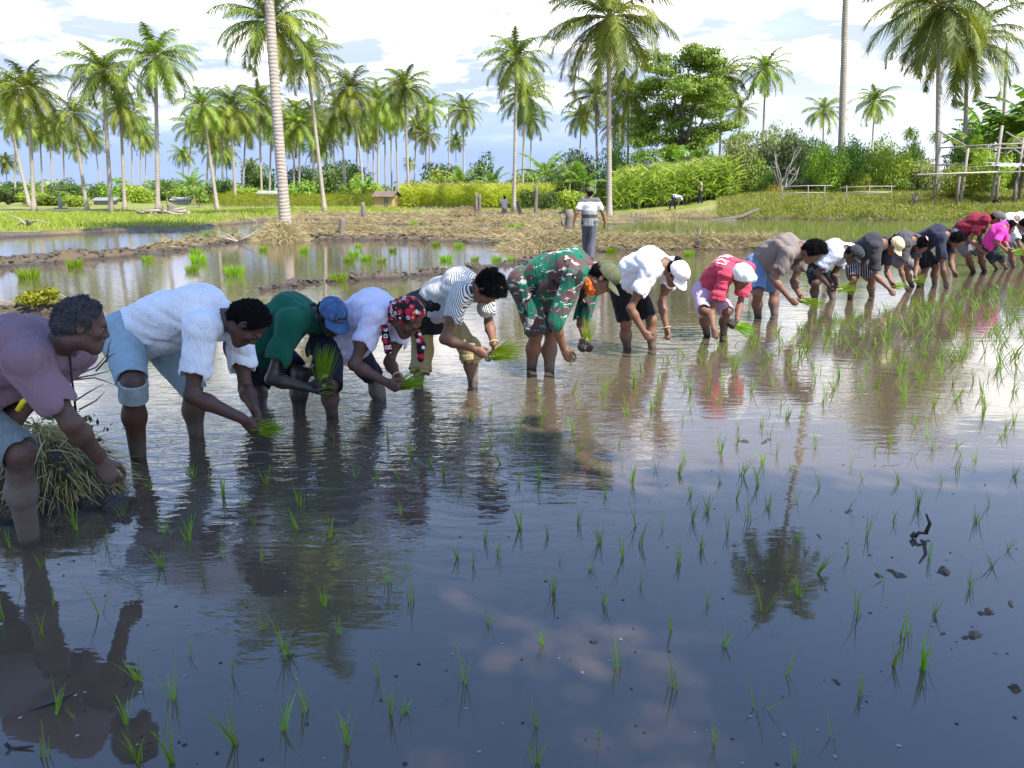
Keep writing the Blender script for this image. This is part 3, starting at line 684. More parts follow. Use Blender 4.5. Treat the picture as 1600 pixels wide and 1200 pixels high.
def stuff(name, parts, mats, label, cat):
    Vs, Fs, M, o = [], [], [], 0
    for i, (V, F) in enumerate(parts): Vs.append(V); Fs.append(F+o); M += [i]*len(F); o += len(V)
    return tag(link(name, mesh_np(name, np.concatenate(Vs), np.concatenate(Fs), mats, M, False)), label, cat, kind='stuff')
def maize(n, u0, u1, Y0, Y1, H, seed):
    """stalks with long arching leaves; a pale tassel on top"""
    rng = np.random.default_rng(seed); u = rng.uniform(u0, u1, n); y = rng.uniform(Y0, Y1, n); x = (u-800)/FOC*(y*CP+1.3*SP); z = terrain(x, y)[0]
    hh = H*rng.uniform(.75, 1.12, n)
    st = strips(np.c_[x, y, z], np.tile((0, 0, 1.), (n, 1)), hh, np.full(n, .035), np.zeros((n, 3)), 2, rng=rng)
    k = 9; X = np.repeat(x, k); Yy = np.repeat(y, k); q = np.tile(np.linspace(.12, .92, k), n); Z = np.repeat(z, k)+q*np.repeat(hh, k); a = rng.uniform(0, 6.28, n*k)
    L = rng.uniform(.45, .8, n*k)*H/1.9; d = np.c_[np.cos(a)*.62, np.sin(a)*.62, np.full(n*k, .60)]; d /= np.linalg.norm(d, axis=1)[:, None]
    lf = strips(np.c_[X, Yy, Z], d, L, np.full(n*k, .075*H/1.9), np.c_[np.cos(a)*L*.45, np.sin(a)*L*.45, -L*.75*rng.random(n*k)], 3, rng=rng)
    k2 = 3; X = np.repeat(x, k2); Yy = np.repeat(y, k2); Z = np.repeat(z+hh*.98, k2); a = rng.uniform(0, 6.28, n*k2); d = np.c_[np.cos(a)*.4, np.sin(a)*.4, np.ones(n*k2)]; d /= np.linalg.norm(d, axis=1)[:, None]
    ts = strips(np.c_[X, Yy, Z], d, np.full(n*k2, .28), np.full(n*k2, .03), np.zeros((n*k2, 3)), 1, rng=rng)
    return st, lf, ts
m_mz_stalk = simple('maize_stalk', (.16, .20, .05), .6, .3, 3, 0)
m_mz_far = leafy('maize_leaf_yellow_green', [(0.318, 0.410, 0.024), (0.485, 0.535, 0.035), (0.550, 0.550, 0.054)], .52, .6)  # leaf colour of the yellow green field at centre
m_mz_near = leafy('maize_leaf_green', [(0.172, 0.275, 0.029), (0.292, 0.395, 0.046), (0.463, 0.515, 0.091)], .5, .6)
m_tassel = simple('maize_tassel', (.42, .34, .16), .8, .3, 3, 0)
stuff('maize_field', maize(1500, 630, 860, 68, 80, 1.9, 3), [m_mz_stalk, m_mz_far, m_tassel], 'bright yellow green maize field in front of the bananas at centre', 'maize')
stuff('tall_maize', maize(1300, 962, 1150, 54, 66, 2.6, 4), [m_mz_stalk, m_mz_near, m_tassel], 'tall green maize stand right of the very large palm trunk', 'maize')
stuff('young_crop', maize(1500, 335, 640, 72, 92, 1.05, 5), [m_mz_stalk, m_lf_lime, m_lf_lime], 'lime coloured young crop strip behind the huge leaning trunk', 'crop')
# ================================================================== ground cover: straw on the bunds, grass, the weedy bank
m_straw = leafy('dry_straw', [(.24, .18, .08), (.38, .31, .15), (.52, .45, .26), (.29, .23, .12)], .2, .7)
m_grass = leafy('field_grass', [(.17, .22, .02), (.27, .31, .03), (.38, .38, .06)], .4, .5)
m_weed = leafy('bank_weeds', [(.15, .23, .025), (.27, .36, .04), (.40, .43, .08), (.48, .43, .14)], .35, .5)
m_seed = leafy('rice_blade', [(.10, .21, .012), (.16, .30, .018), (.24, .38, .03)], .45, .4)
m_seed_dim = leafy('rice_blade_sparse', [(.12, .20, .02), (.20, .28, .035), (.30, .34, .06)], .45, .4)
rng = np.random.default_rng(77)
def along(pl, n, hw, rng):
    seg = np.linalg.norm(np.diff(pl, axis=0), axis=1); k = rng.choice(len(seg), n, p=seg/seg.sum()); t_ = rng.random(n)[:, None]
    p = pl[k]+(pl[k+1]-pl[k])*t_; return p+rng.normal(size=(n, 2))*hw*.42
def straw_blades(p, lo, hi, wd, rng, up=.5):
    z, s, g = terrain(p[:, 0], p[:, 1]); k = z > .01; p, z = p[k], z[k]; n = len(p)
    a = rng.uniform(0, 6.28, n); d = np.c_[np.cos(a), np.sin(a), rng.random(n)*up*2-.1]; d /= np.linalg.norm(d, axis=1)[:, None]
    L = rng.uniform(lo, hi, n); b_ = np.c_[np.zeros(n), np.zeros(n), -L*rng.random(n)*.5]
    return strips(np.c_[p, z+.005+rng.random(n)*.06], d, L, rng.uniform(.6, 1.4, n)*wd, b_, 2, rng=rng)
S = [straw_blades(along(BUNDS[1][0], 9000, .8, rng), .12, .45, .012, rng),
     straw_blades(along(BUNDS[2][0], 17000, .75, rng), .12, .42, .012, rng, .55),
     straw_blades(along(BUNDS[0][0][4:], 3500, .6, rng), .1, .4, .012, rng),
     straw_blades(along(BUNDS[5][0], 6000, 1.3, rng), .15, .5, .018, rng),
     straw_blades(along(BUNDS[6][0], 7000, 1.6, rng), .2, .6, .02, rng),
     straw_blades(along(BUNDS[4][0], 1200, .35, rng), .06, .3, .006, rng)]
yl = lambda u: (np.interp((u-800)/FOC, EDGE_T, EDGE_Y)-.6, np.interp((u-800)/FOC, EDGE_T, EDGE_Y)+16)
S.append(blades_in('straw_land', 15000, yl, 300, 1200, .12, .5, .028, None, 1.6, 2, keep=lambda x, y, z, s, g, r: (s > .3) & (g < .6) & (z > .02)))
stuff('straw', S, [m_straw]*len(S), 'dry rice straw strewn over the mud bunds', 'straw')
yg = lambda u: (np.interp((u-800)/FOC, EDGE_T, EDGE_Y)+1.5, np.interp((u-800)/FOC, EDGE_T, EDGE_Y)+26)
gl = blades_in('grass_left', 26000, yg, -120, 640, .08, .26, .03, None, .5, 2, keep=lambda x, y, z, s, g, r: (g+r.normal(size=len(x))*.15 > .35) & (z > .05))
gc = blades_in('grass_centre', 9000, yg, 560, 990, .08, .28, .03, None, .6, 2, keep=lambda x, y, z, s, g, r: (g+r.normal(size=len(x))*.2 > .45) & (z > .05))
stuff('field_grass', [gl, gc], [m_grass, m_grass], 'short bright green grass of the field under the left palms', 'grass')
yb = lambda u: (np.interp((u-800)/FOC, EDGE_T, EDGE_Y)-.3, np.interp((u-800)/FOC, EDGE_T, EDGE_Y)+13)
b1 = blades_in('bank_a', 52000, yb, 1120, 1640, .12, .42, .03, None, 1.0, 2, keep=lambda x, y, z, s, g, r: z > .02)
b2 = blades_in('bank_b', 15000, yb, 1120, 1640, .1, .3, .075, None, 1.5, 2, keep=lambda x, y, z, s, g, r: z > .02)
b3 = blades_in('bank_c', 16000, yb, 1120, 1640, .15, .5, .022, None, .9, 2, keep=lambda x, y, z, s, g, r: (z > .02) & (r.random(len(x)) < .6))
rb = np.random.default_rng(19); lob = []
for k in range(260):
    u = rb.uniform(1125, 1640); tt_ = (u-800)/FOC*1.0; y_ = np.interp(tt_, EDGE_T, EDGE_Y)+rb.uniform(.1, 11); x_ = tt_*(y_*CP+1.3*SP); s_ = rb.uniform(.25, .75); lob.append((x_, y_, ht(x_, y_)+.08, s_, s_*.8, rb.uniform(.12, .34)))
lq = foliage(rb, lob, 17000, .10, 1.7, .5); nq = len(lq); fq_ = np.arange(nq*4).reshape(nq, 4); hq = nq//2
b4 = (lq[:hq].reshape(-1, 3), fq_[:hq]); b5 = (lq[hq:].reshape(-1, 3), fq_[:nq-hq])
stuff('bank_weeds', [b1, b2, b3, b4, b5], [m_weed, m_lf_light, m_straw, m_lf_light, m_lf_mid], 'yellow green weeds covering the bank behind the right hand planters', 'weeds')
# the already planted green paddy behind the row on the right
yq = lambda u: (np.full(u.shape, 25.), np.interp((u-800)/FOC, EDGE_T, EDGE_Y)-.4)
q = blades_in('green_paddy', 5200, yq, 935, 1680, .10, .24, .012, None, .4, 2, per=2, zoff=0, spread=.05, keep=lambda x, y, z, s, g, r: z < -.05)
q[0][:, 2] = np.maximum(q[0][:, 2], -.02)
stuff('planted_paddy', [q], [m_seed_dim], 'green young rice standing in the paddy behind the right hand planters', 'rice')

# lumps of turned mud along the bunds
def clods(n, lo, hi, seed):
    r = np.random.default_rng(seed); P_ = []; 
    for bi, k, hw in ((0, n//2, .62), (3, n//5, .42), (4, n//10, .3), (2, n//8, .8), (5, n//6, 1.0)):
        P_.append(along(BUNDS[bi][0], k, hw, r))
    p = np.concatenate(P_); z = terrain(p[:, 0], p[:, 1])[0]; k = z > -.015; p, z = p[k], z[k]; m = len(p); s_ = r.uniform(lo, hi, m)*(1+.018*p[:, 1])
    ico = np.array([(0, 0, 1), (.9, 0, .4), (.28, .85, .4), (-.72, .53, .4), (-.72, -.53, .4), (.28, -.85, .4), (.72, .53, -.45), (-.28, .85, -.45), (-.9, 0, -.45), (-.28, -.85, -.45), (.72, -.53, -.45)])
    fc = np.array([(0, 1, 2), (0, 2, 3), (0, 3, 4), (0, 4, 5), (0, 5, 1), (1, 6, 2), (2, 7, 3), (3, 8, 4), (4, 9, 5), (5, 10, 1), (2, 6, 7), (3, 7, 8), (4, 8, 9), (5, 9, 10), (1, 10, 6)])
    q = ico[None]*(r.uniform(.55, 1.3, (m, 11, 1)))*np.stack([s_*r.uniform(.7, 1.5, m), s_*r.uniform(.7, 1.5, m), s_*.75], -1)[:, None]
    V = (q+np.c_[p, z+s_*.15][:, None]).reshape(-1, 3); F = (fc[None]+np.arange(m)[:, None, None]*11).reshape(-1, 3); return V, F
V, F = clods(5200, .012, .045, 8)
tag(link('mud_clods', mesh_np('mud_clods', V, F, m_ground, None, False)), 'lumps of turned mud along the bunds', 'mud', kind='stuff')

# ================================================================== rice seedlings in the planted field
def clump_mesh(seed, nb, H, spread, wd=.0046):
    r = np.random.default_rng(seed); a = r.uniform(0, 6.28, nb); le = .62*spread*r.uniform(.15, 1.0, nb)
    d = np.c_[np.cos(a)*le, np.sin(a)*le, np.ones(nb)]; d /= np.linalg.norm(d, axis=1)[:, None]
    L = H*r.uniform(.55, 1.1, nb); bd = np.c_[np.cos(a)*L*.22*r.random(nb), np.sin(a)*L*.22*r.random(nb), -L*.18*r.random(nb)]
    V, F = strips(np.c_[r.normal(size=(nb, 2))*.006, np.full(nb, -.02)], d, L+.02, r.uniform(.7, 1.25, nb)*wd, bd, 4, rng=r)
    return mesh_np('rice_seedling', V, F, m_seed, None, False)
CL = [clump_mesh(200+i, nb, h, s) for i, (nb, h, s) in enumerate(((7, .15, .35), (5, .16, .25), (9, .14, .5), (4, .17, .3), (6, .13, .7), (8, .17, .25), (3, .15, .6), (10, .15, .4)))]
near_uv = [(a/2, 600+b/2) for a, b in ((240,455),(335,510),(130,570),(75,635),(8,735),(130,785),(320,720),(165,690),(505,570),(515,465),(590,490),(690,535),(640,615),(815,555),(795,440),(925,455),(930,370),(945,385),(1030,480),(1010,695),(1060,780),(820,765),(895,850),(595,850),(725,910),(435,925),(545,985),(180,1030),(395,1065),(140,1165),(540,1190),(955,1025),(890,1080),(735,1130),(1080,1130),(1225,1030),(1265,1030),(1180,920),(1450,930),(1525,750),(1285,680),(1215,620),(1480,570),(1430,545),(1515,490),(1560,540),(1255,410),(1245,300),(1385,290),(1110,290),(1045,175),(1080,205),(1210,175),(650,320),(835,315),(465,320),(605,290),(430,1180),(30,510),(385,420),(700,350),(760,385),(1345,250),(1560,250),(1440,330),(1180,300))]
near_uv += [(800+a/2, 600+b/2) for a, b in ((95,815),(75,1065),(270,1110),(330,890),(505,950),(630,1130),(75,1190),(760,1020),(855,910),(790,1015),(1085,975),(1000,1110),(880,1190),(1195,880),(615,690),(790,715),(660,820),(895,660),(955,590),(1050,540),(1080,720),(735,595),(285,690),(400,635),(130,655),(150,560),(245,580),(345,540),(520,560),(590,520),(400,500),(275,495),(385,445),(470,455),(565,425),(675,470),(895,490),(740,425),(800,390),(890,365),(960,325),(1110,480),(1195,430),(1270,385),(1340,310),(1205,310),(1060,260),(870,265),(765,320),(720,285),(650,310),(560,350),(700,360),(610,400),(210,435),(110,480),(25,455),(290,350),(450,270),(1055,390),(1300,545),(1160,620),(1430,640),(1500,570),(1550,520),(1450,430),(1490,380),(1570,290),(1450,240),(1390,200),(1180,190),(1135,210),(1245,780),(1285,895),(1320,720),(1225,790),(500,770),(520,280),(375,305),(540,235))]
pts = [tuple(G(u, v)[:2]) for u, v in near_uv]
row_pts = []
r_ = random.Random(3)
# the planted rows run with the line of people; rest of the field on a jittered 26 cm grid
ex, ey = np.array((.70, .714)), np.array((.714, -.70))
front = np.array([G(u, v)[:2] for u, v in ((150, 850), (420, 720), (640, 655), (800, 610), (930, 590), (1080, 548), (1180, 522), (1300, 490), (1420, 468), (1500, 455), (1700, 425), (2200, 372))])
for i in range(-10, 110):
    for j in range(0, 60):
        p = np.array((-1.9, 3.4))+ex*i*.255+ey*(j*.27)+np.array((r_.gauss(0, .06), r_.gauss(0, .06)))
        if p[1] < 2.5 or p[0]/p[1] > .86 or p[1] > 22: continue
        pv = P_uv = None
        xc = p[0]; dc = p[1]*CP+CAM_H*SP; yc = -CAM_H*CP+p[1]*SP
        u, v = 800+FOC*xc/dc, 600-FOC*yc/dc
        if not (-40 < u < 1660) or v > 1190: continue
        lim = np.interp(u, [150, 420, 640, 800, 930, 1080, 1180, 1300, 1420, 1500, 1700], [840, 715, 650, 608, 588, 550, 525, 494, 470, 457, 428])
        if v < lim+4: continue
        if v > 760 and r_.random() < .80: continue
        if 640 < v <= 760 and r_.random() < .22: continue
        if u < 640 and r_.random() < .55: continue
        if any(abs(p[0]-q[0]) < .12 and abs(p[1]-q[1]) < .12*max(1, p[1]/4) for q in pts): continue
        row_pts.append((p[0], p[1]))
allp = sorted(pts+row_pts, key=lambda p: p[1])
def seed_label(x, y):
    shade = (y < 4.1) or (x < -.2 and y < 6)
    if shade: return ('young rice seedling standing in the shaded blue foreground water' if y < 3.0 else 'young rice seedling in the shaded water just ahead of the planters', )
    return ('young rice seedling in the sunlit brown water in front of the planters', ) if y < 7 else ('young rice seedling far along the row in sunlit water', )
for k, (x, y) in enumerate(allp[:290]):
    o = link('rice_seedling', CL[r_.randrange(8)], None, (x, y, 0)); s = r_.uniform(.55, 1.0)*(1 if y < 5 else 1.2); o.scale = (s, s, s*r_.uniform(.9, 1.15))
    o.rotation_euler = (r_.gauss(0, .12), r_.gauss(0, .12), r_.uniform(0, 6.28))
    lb = seed_label(x, y)[0]; tag(o, lb, 'rice seedling', lb.replace('young rice seedling', 'rice seedlings'))
rest = allp[290:]
Q, Fq, o_ = [], [], 0
for (x, y) in rest:
    nb = r_.randint(4, 9); a = np.array([r_.uniform(0, 6.28) for _ in range(nb)]); le = np.array([r_.uniform(.05, .45) for _ in range(nb)])
    d = np.c_[np.cos(a)*le, np.sin(a)*le, np.ones(nb)]; d /= np.linalg.norm(d, axis=1)[:, None]; L = np.array([r_.uniform(.12, .24) for _ in range(nb)])
    V, F = strips(np.c_[np.full(nb, x)+[r_.gauss(0, .02) for _ in range(nb)], np.full(nb, y)+[r_.gauss(0, .02) for _ in range(nb)], np.full(nb, -.02)], d, L, np.full(nb, .008), np.c_[np.cos(a)*L*.2, np.sin(a)*L*.2, -L*.2], 3)
    Q.append(V); Fq.append(F+o_); o_ += len(V)
if Q: tag(link('far_rice_seedlings', mesh_np('far_rice_seedlings', np.concatenate(Q), np.concatenate(Fq), m_seed, None, False)), 'mass of newly planted rice far along the row of people', 'rice seedlings', kind='stuff')

# bright bundles of seedlings standing ready in the back paddies
def tuft_mesh(seed, nb=150, H=.26, rad=.13):
    r = np.random.default_rng(seed); a = r.uniform(0, 6.28, nb); q = r.random(nb)**.5*rad
    d = np.c_[np.cos(a)*q*1.0, np.sin(a)*q*1.0, np.ones(nb)]; d /= np.linalg.norm(d, axis=1)[:, None]
    V, F = strips(np.c_[np.cos(a)*q, np.sin(a)*q, np.full(nb, -.03)], d, H*r.uniform(.7, 1.1, nb), np.full(nb, .011), np.c_[np.cos(a)*.05, np.sin(a)*.05, np.full(nb, -.03)], 3, rng=r)
    return mesh_np('seedling_tuft', V, F, m_tuft, None, False)
m_tuft = leafy('seedling_bundle_blade', [(.16, .30, .010), (.24, .40, .015), (.34, .48, .03)], .5, .45)
TU = [tuft_mesh(300+i) for i in range(3)]
TUFTS = [(45,436,1.3),(118,418,1.1),(231,408,.8),(306,397,.9),(311,411,1.2),(300,425,.9),(367,430,1.2),(297,376,.9),(328,371,1.3),(475,394,.9),(412,392,.8),(400,368,.9),(553,400,.9),(545,410,.9),(573,407,.9),(597,410,.7),(530,441,1.0),(682,384,.8),(697,408,1.0),(717,387,.9),(742,408,.7),(790,389,1.0),(776,409,.9),(799,408,.7),(740,361,1.0),(770,363,1.0),(660,365,.9),(680,366,1.0),(736,376,.7),(812,357,1.3),(795,357,1.2),(580,357,1.2),(557,358,1.0),(600,361,.8),(515,364,.9),(495,362,1.0),(620,362,.8),(955,395,.9),(614,393,.7),(560,386,.6),(720,366,.8),(875,348,1.2),(1077,400,.9),(648,352,1.0),(696,346,1.1)]
for k, (u, v, s) in enumerate(TUFTS):
    g = G(u, v); z0 = max(0, ht(g[0], g[1])); side = 'left half of the' if u < 420 else 'middle'
    o = link('seedling_tuft', TU[k % 3], None, (g[0], g[1], z0)); s *= 1.0+.012*max(0, g[1]-14); s *= .85; o.scale = (s*1.1, s*1.1, s); o.rotation_euler = (0, 0, k*1.3)
    lb = ('bright green tuft of seedlings in the shallow back water near the left bunds' if u < 450 else 'bright green tuft of seedlings on the wet mud of the middle back paddies' if u < 850 else 'bright green tuft of seedlings by the straw bund behind the planters')
    tag(o, lb, 'seedling tuft', lb.replace('tuft', 'tufts'))
# ================================================================== people: one smooth implicit surface per body and per garment
class SDF:
    def __init__(s): s.pr = []; s.cuts = []; s.disp = None
    def cone(s, a, b, ra, rb, k=.03, n=None, sq=1.0, sub=False): s.pr.append(('c', np.array(a, float), np.array(b, float), ra, rb, k, None if n is None else nrm(n), sq, sub))
    def ell(s, c, ax, r, k=.02, sub=False): s.pr.append(('e', np.array(c, float), np.array(ax, float), np.array(r, float), 0, k, None, 1, sub))
    def cut(s, p, n): s.cuts.append((np.array(p, float), nrm(n)))          # removes the side n points to
    def bounds(s):
        lo = np.full(3, 1e9); hi = -lo
        for t, a, b, r, r2, k, n, sq, sub in s.pr:
            if sub: continue
            if t == 'c': m = max(r, r2)*max(1, sq); lo = np.minimum(lo, np.minimum(a, b)-m); hi = np.maximum(hi, np.maximum(a, b)+m)
            else: m = max(r); lo = np.minimum(lo, a-m); hi = np.maximum(hi, a+m)
        return lo-.03, hi+.03
    def mesh(s, h, zmin=None):
        lo, hi = s.bounds()
        if zmin is not None: lo[2] = max(lo[2], zmin)
        n = np.maximum(4, np.ceil((hi-lo)/h).astype(int)+1); D = np.full(n, .5, np.float32)
        X = [lo[i]+h*np.arange(n[i]) for i in range(3)]
        for t, a, b, r, r2, k, nn, sq, sub in s.pr:
            if t == 'c': m = max(r, r2)*max(1, sq)+k+2.5*h; l0 = np.minimum(a, b)-m; h0 = np.maximum(a, b)+m
            else: m = max(r)+k+2.5*h; l0 = a-m; h0 = a+m
            i0 = np.clip(np.floor((l0-lo)/h).astype(int), 0, n); i1 = np.clip(np.ceil((h0-lo)/h).astype(int)+1, 0, n)
            if (i1 <= i0).any(): continue
            sl = tuple(slice(i0[i], i1[i]) for i in range(3))
            p = np.stack(np.meshgrid(*[X[i][sl[i]] for i in range(3)], indexing='ij'), -1)
            if t == 'c':
                q = p-a; ba = b-a
                if nn is not None:
                    q = q+nn*((q@nn)*(1/sq-1))[..., None]; ba = ba+nn*((ba@nn)*(1/sq-1))
                tt = np.clip((q@ba)/max(1e-9, ba@ba), 0, 1)
                d = np.linalg.norm(q-tt[..., None]*ba, axis=-1)-(r+(r2-r)*tt)
            else:
                q = (p-a)@b.T; k0 = np.linalg.norm(q/r, axis=-1); k1 = np.linalg.norm(q/(r*r), axis=-1)+1e-9; d = k0*(k0-1)/k1
            d = d.astype(np.float32); D0 = D[sl]
            if sub:
                hh = np.clip(.5-.5*(D0+d)/k, 0, 1); D[sl] = D0*(1-hh)-d*hh+k*hh*(1-hh)
            else:
                hh = np.clip(.5+.5*(D0-d)/k, 0, 1); D[sl] = D0*(1-hh)+d*hh-k*hh*(1-hh)
        if s.disp is not None or s.cuts:
            p = np.stack(np.meshgrid(*X, indexing='ij'), -1)
            if s.disp is not None: D = D+s.disp(p).astype(np.float32)*(np.abs(D) < .06)
            for c, nv in s.cuts: D = np.maximum(D, ((p-c)@nv).astype(np.float32))
        return surf_nets(D, lo, h)
def surf_nets(D, lo, h):
    D = D.copy(); D[0] = D[-1] = .1; D[:, 0] = D[:, -1] = .1; D[:, :, 0] = D[:, :, -1] = .1
    S = D < 0; nx, ny, nz = D.shape
    c = np.zeros((nx-1, ny-1, nz-1), np.int8)
    cr = [(i, j, k) for i in (0, 1) for j in (0, 1) for k in (0, 1)]
    for i, j, k in cr: c += S[i:nx-1+i, j:ny-1+j, k:nz-1+k]
    act = (c > 0) & (c < 8); idx = np.full(c.shape, -1, np.int64); I, J, K = np.nonzero(act); idx[act] = np.arange(len(I))
    val = {q: D[I+q[0], J+q[1], K+q[2]] for q in cr}
    acc = np.zeros((len(I), 3)); cnt = np.zeros(len(I))
    for q in cr:
        for ax in range(3):
            if q[ax]: continue
            e = list(q); e[ax] = 1; e = tuple(e); va, vb = val[q], val[e]; m = (va < 0) != (vb < 0)
            t = np.where(m, va/np.where(m, va-vb, 1), 0); pp = np.tile(np.array(q, float), (len(I), 1)); pp[:, ax] += t
            acc[m] += pp[m]; cnt[m] += 1
    V = (np.stack([I, J, K], -1)+acc/np.maximum(cnt, 1)[:, None])*h+lo
    Fs = []
    def quads(A, B, i00, i10, i11, i01):
        m = A != B; fl = B[m]
        q = np.stack([i00[m], i10[m], i11[m], i01[m]], -1); q[fl] = q[fl][:, ::-1]; Fs.append(q)
    quads(S[:-1, 1:-1, 1:-1], S[1:, 1:-1, 1:-1], idx[:, :-1, :-1], idx[:, 1:, :-1], idx[:, 1:, 1:], idx[:, :-1, 1:])
    quads(S[1:-1, :-1, 1:-1], S[1:-1, 1:, 1:-1], idx[:-1, :, :-1], idx[:-1, :, 1:], idx[1:, :, 1:], idx[1:, :, :-1])
    quads(S[1:-1, 1:-1, :-1], S[1:-1, 1:-1, 1:], idx[:-1, :-1, :], idx[1:, :-1, :], idx[1:, 1:, :], idx[:-1, 1:, :])
    F = np.concatenate(Fs); F = F[(F >= 0).all(1)]
    return V, F

def folds(seed, amp, axis, fr=9.0):
    """cloth creases: long soft ridges that run mostly along one direction"""
    r = np.random.default_rng(seed); ax = nrm(axis); sets = []
    for i in range(5):
        d = r.normal(size=3); d -= ax*(d@ax)*.85; d = nrm(d); e = r.normal(size=3); sets.append((d*fr*(1+.55*i), e*fr*.45, r.uniform(0, 6.28), amp/(1+.55*i)))
    def f(p):
        s = 0
        for d, e, ph, a in sets:
            x = np.sin(p@d*2.2+ph+1.6*np.sin(p@e+ph*2)); s = s+a*(1-np.abs(x))*1.3-a*.5
        return s*.8
    return f
def lumps(seed, amp, fr):
    r = np.random.default_rng(seed); S_ = [(nrm(r.normal(size=3))*fr*r.uniform(.7, 1.4), r.uniform(0, 6.28)) for _ in range(7)]
    return lambda p: sum(amp*.45*np.sin(p@d+ph) for d, ph in S_)

# --- materials for skin and cloth
def skin_mat(name, col, mud_z=.12, arm=.25, mud=(.115, .098, .080), mud_hi=.10, wet=.52):
    m, t, b = material(name); pos = t.new('ShaderNodeNewGeometry').outputs['Position']; z = t.sep(pos)[2]
    n = t.noise(pos, 22, 5, .6); n2 = t.noise(pos, 7, 3)
    c = t.mix(n2, tuple(x*.8 for x in col), tuple(x*1.2 for x in col)); c = t.mix(t.math('MULTIPLY', t.step(n, .5, .8), .35), c, tuple(x*1.35+.008 for x in col))
    mk = t.step(t.math('ADD', z, t.math('MULTIPLY', t.math('SUBTRACT', n2, .5), .22)), mud_z+mud_hi, mud_z-.06)
    lg = t.new('ShaderNodeAttribute', attribute_name='leg').outputs['Fac']; mk = t.math('MULTIPLY', mk, t.math('MULTIPLY_ADD', lg, 1-arm, arm))
    mk2 = t.math('MULTIPLY', mk, t.math('MULTIPLY_ADD', n, .8, .35), clamp=True)
    c = t.mix(mk2, c, mud)
    dark = t.step(z, .05, .01); c = t.mix(t.math('MULTIPLY', dark, .6), c, (.03, .025, .02))
    t.set(b, 'Base Color', c); t.set(b, 'Roughness', t.math('MULTIPLY_ADD', n, .25, wet-.08)); b.inputs['Specular IOR Level'].default_value = .45
    b.inputs['Subsurface Weight'].default_value = .03; b.inputs['Subsurface Radius'].default_value = (.02, .008, .004); b.inputs['Subsurface Scale'].default_value = .3
    t.set(b, 'Normal', t.bump(t.math('ADD', t.math('MULTIPLY', n, 1.4), t.noise(pos, 90, 3)), .5, .006)); return m
def cloth_mat(name, col, rough=.85, pattern=None, var=.12, dirt=.0):
    m, t, b = material(name); pos = t.new('ShaderNodeTexCoord').outputs['Object']
    n = t.noise(pos, 9, 4, .6); w_ = t.noise(t.map(pos, (1, 1, 1)), 260, 2)
    c = t.mix(n, tuple(x*(1-var) for x in col), tuple(min(.92, x*(1+var)) for x in col))
    if pattern: c = pattern(t, pos, c)
    if dirt:
        k = t.step(t.noise(pos, 30, 3, .7), .66, .74); c = t.mix(t.math('MULTIPLY', k, dirt), c, (.16, .13, .10))
    t.set(b, 'Base Color', c); b.inputs['Roughness'].default_value = rough; b.inputs['Specular IOR Level'].default_value = .2
    b.inputs['Sheen Weight'].default_value = .08
    cr = t.math('ADD', t.math('MULTIPLY', t.math('ABSOLUTE', t.math('SUBTRACT', t.noise(t.map(pos, (1.7, 1.0, .5), (.3, .5, .2)), 6.5, 2, .45, 1.6), .5)), 1.8), t.math('MULTIPLY', t.noise(pos, 20, 4, .6, 1.0), .14))
    t.set(b, 'Normal', t.bump(t.math('ADD', cr, t.math('MULTIPLY', w_, .06)), .4, .030)); return m
def stripes(direction, freq, dark, duty=.5, wobble=.02, light=None):
    def f(t, pos, c):
        d = t.vmath('DOT_PRODUCT', pos, tuple(direction)); d = t.math('ADD', d, t.math('MULTIPLY', t.noise(pos, 7, 2), wobble))
        s = t.math('FRACT', t.math('MULTIPLY', d, freq)); k = t.step(s, duty-.06, duty+.06)
        return t.mix(k, c if light is None else light, dark)
    return f
def camo(t, pos, c):
    p = t.vmath('ADD', pos, t.vmath('SCALE', t.noise(pos, 6, 3, .6, 0, 1), scale=.12))
    a = t.noise(t.map(p, (1, 1, 1.5)), 4.4, 3, .5, 1.2); b_ = t.noise(t.map(p, (1.5, 1, 1), loc=(5, 3, 1)), 5.0, 3, .5, 1.3); d = t.noise(t.map(p, (.8, .8, 2.2), (0, .5, .4), (9, 1, 4)), 8.5, 3, .5, 1.6)
    c = t.mix(t.step(a, .50, .52), (.008, .125, .075), (.105, .055, .055)); c = t.mix(t.step(b_, .60, .615), c, (.012, .022, .018)); return t.mix(t.step(d, .60, .62), c, (.50, .47, .42))
def rings(t, pos, c):
    def lay(scale, loc, r0, r1, colr, base, fill=None, rf=.0, keep=.5):
        n = t.new('ShaderNodeTexVoronoi', feature='F1'); t.set(n, 'Vector', t.map(pos, loc=loc)); t.set(n, 'Scale', scale); t.set(n, 'Randomness', .75)
        d = n.outputs[0]; sel = t.step(t.sep(n.outputs[1])[0], keep, keep+.01)
        k = t.math('MULTIPLY', t.math('MULTIPLY', t.step(d, r0-.03, r0), t.math('SUBTRACT', 1, t.step(d, r1, r1+.03))), sel)
        o = t.mix(k, base, colr)
        if fill: o = t.mix(t.math('MULTIPLY', t.math('SUBTRACT', 1, t.step(d, rf, rf+.03)), sel), o, fill)
        return o
    c = lay(26, (0, 0, 0), .22, .50, (.55, .02, .055), (.012, .010, .014), (.75, .50, .04), .17, .22)
    c = lay(34, (.31, .17, .5), .28, .46, (.80, .78, .76), c, None, 0, .62); return c
def blockprint(strength, box=None):
    def f(t, pos, c):
        e = t.vor(t.map(pos, (1, 1, 1)), 74, 'DISTANCE_TO_EDGE', 0, .55); line = t.math('SUBTRACT', 1, t.step(e, .02, .08)); m_ = t.step(t.noise(pos, 4.2, 3, .6), .44, .58)
        sp = t.step(t.noise(pos, 60, 2), .70, .74)
        return t.mix(t.math('MULTIPLY', t.math('MAXIMUM', t.math('MULTIPLY', line, m_), t.math('MULTIPLY', sp, .6)), strength), c, (.09, .11, .16))
    return f
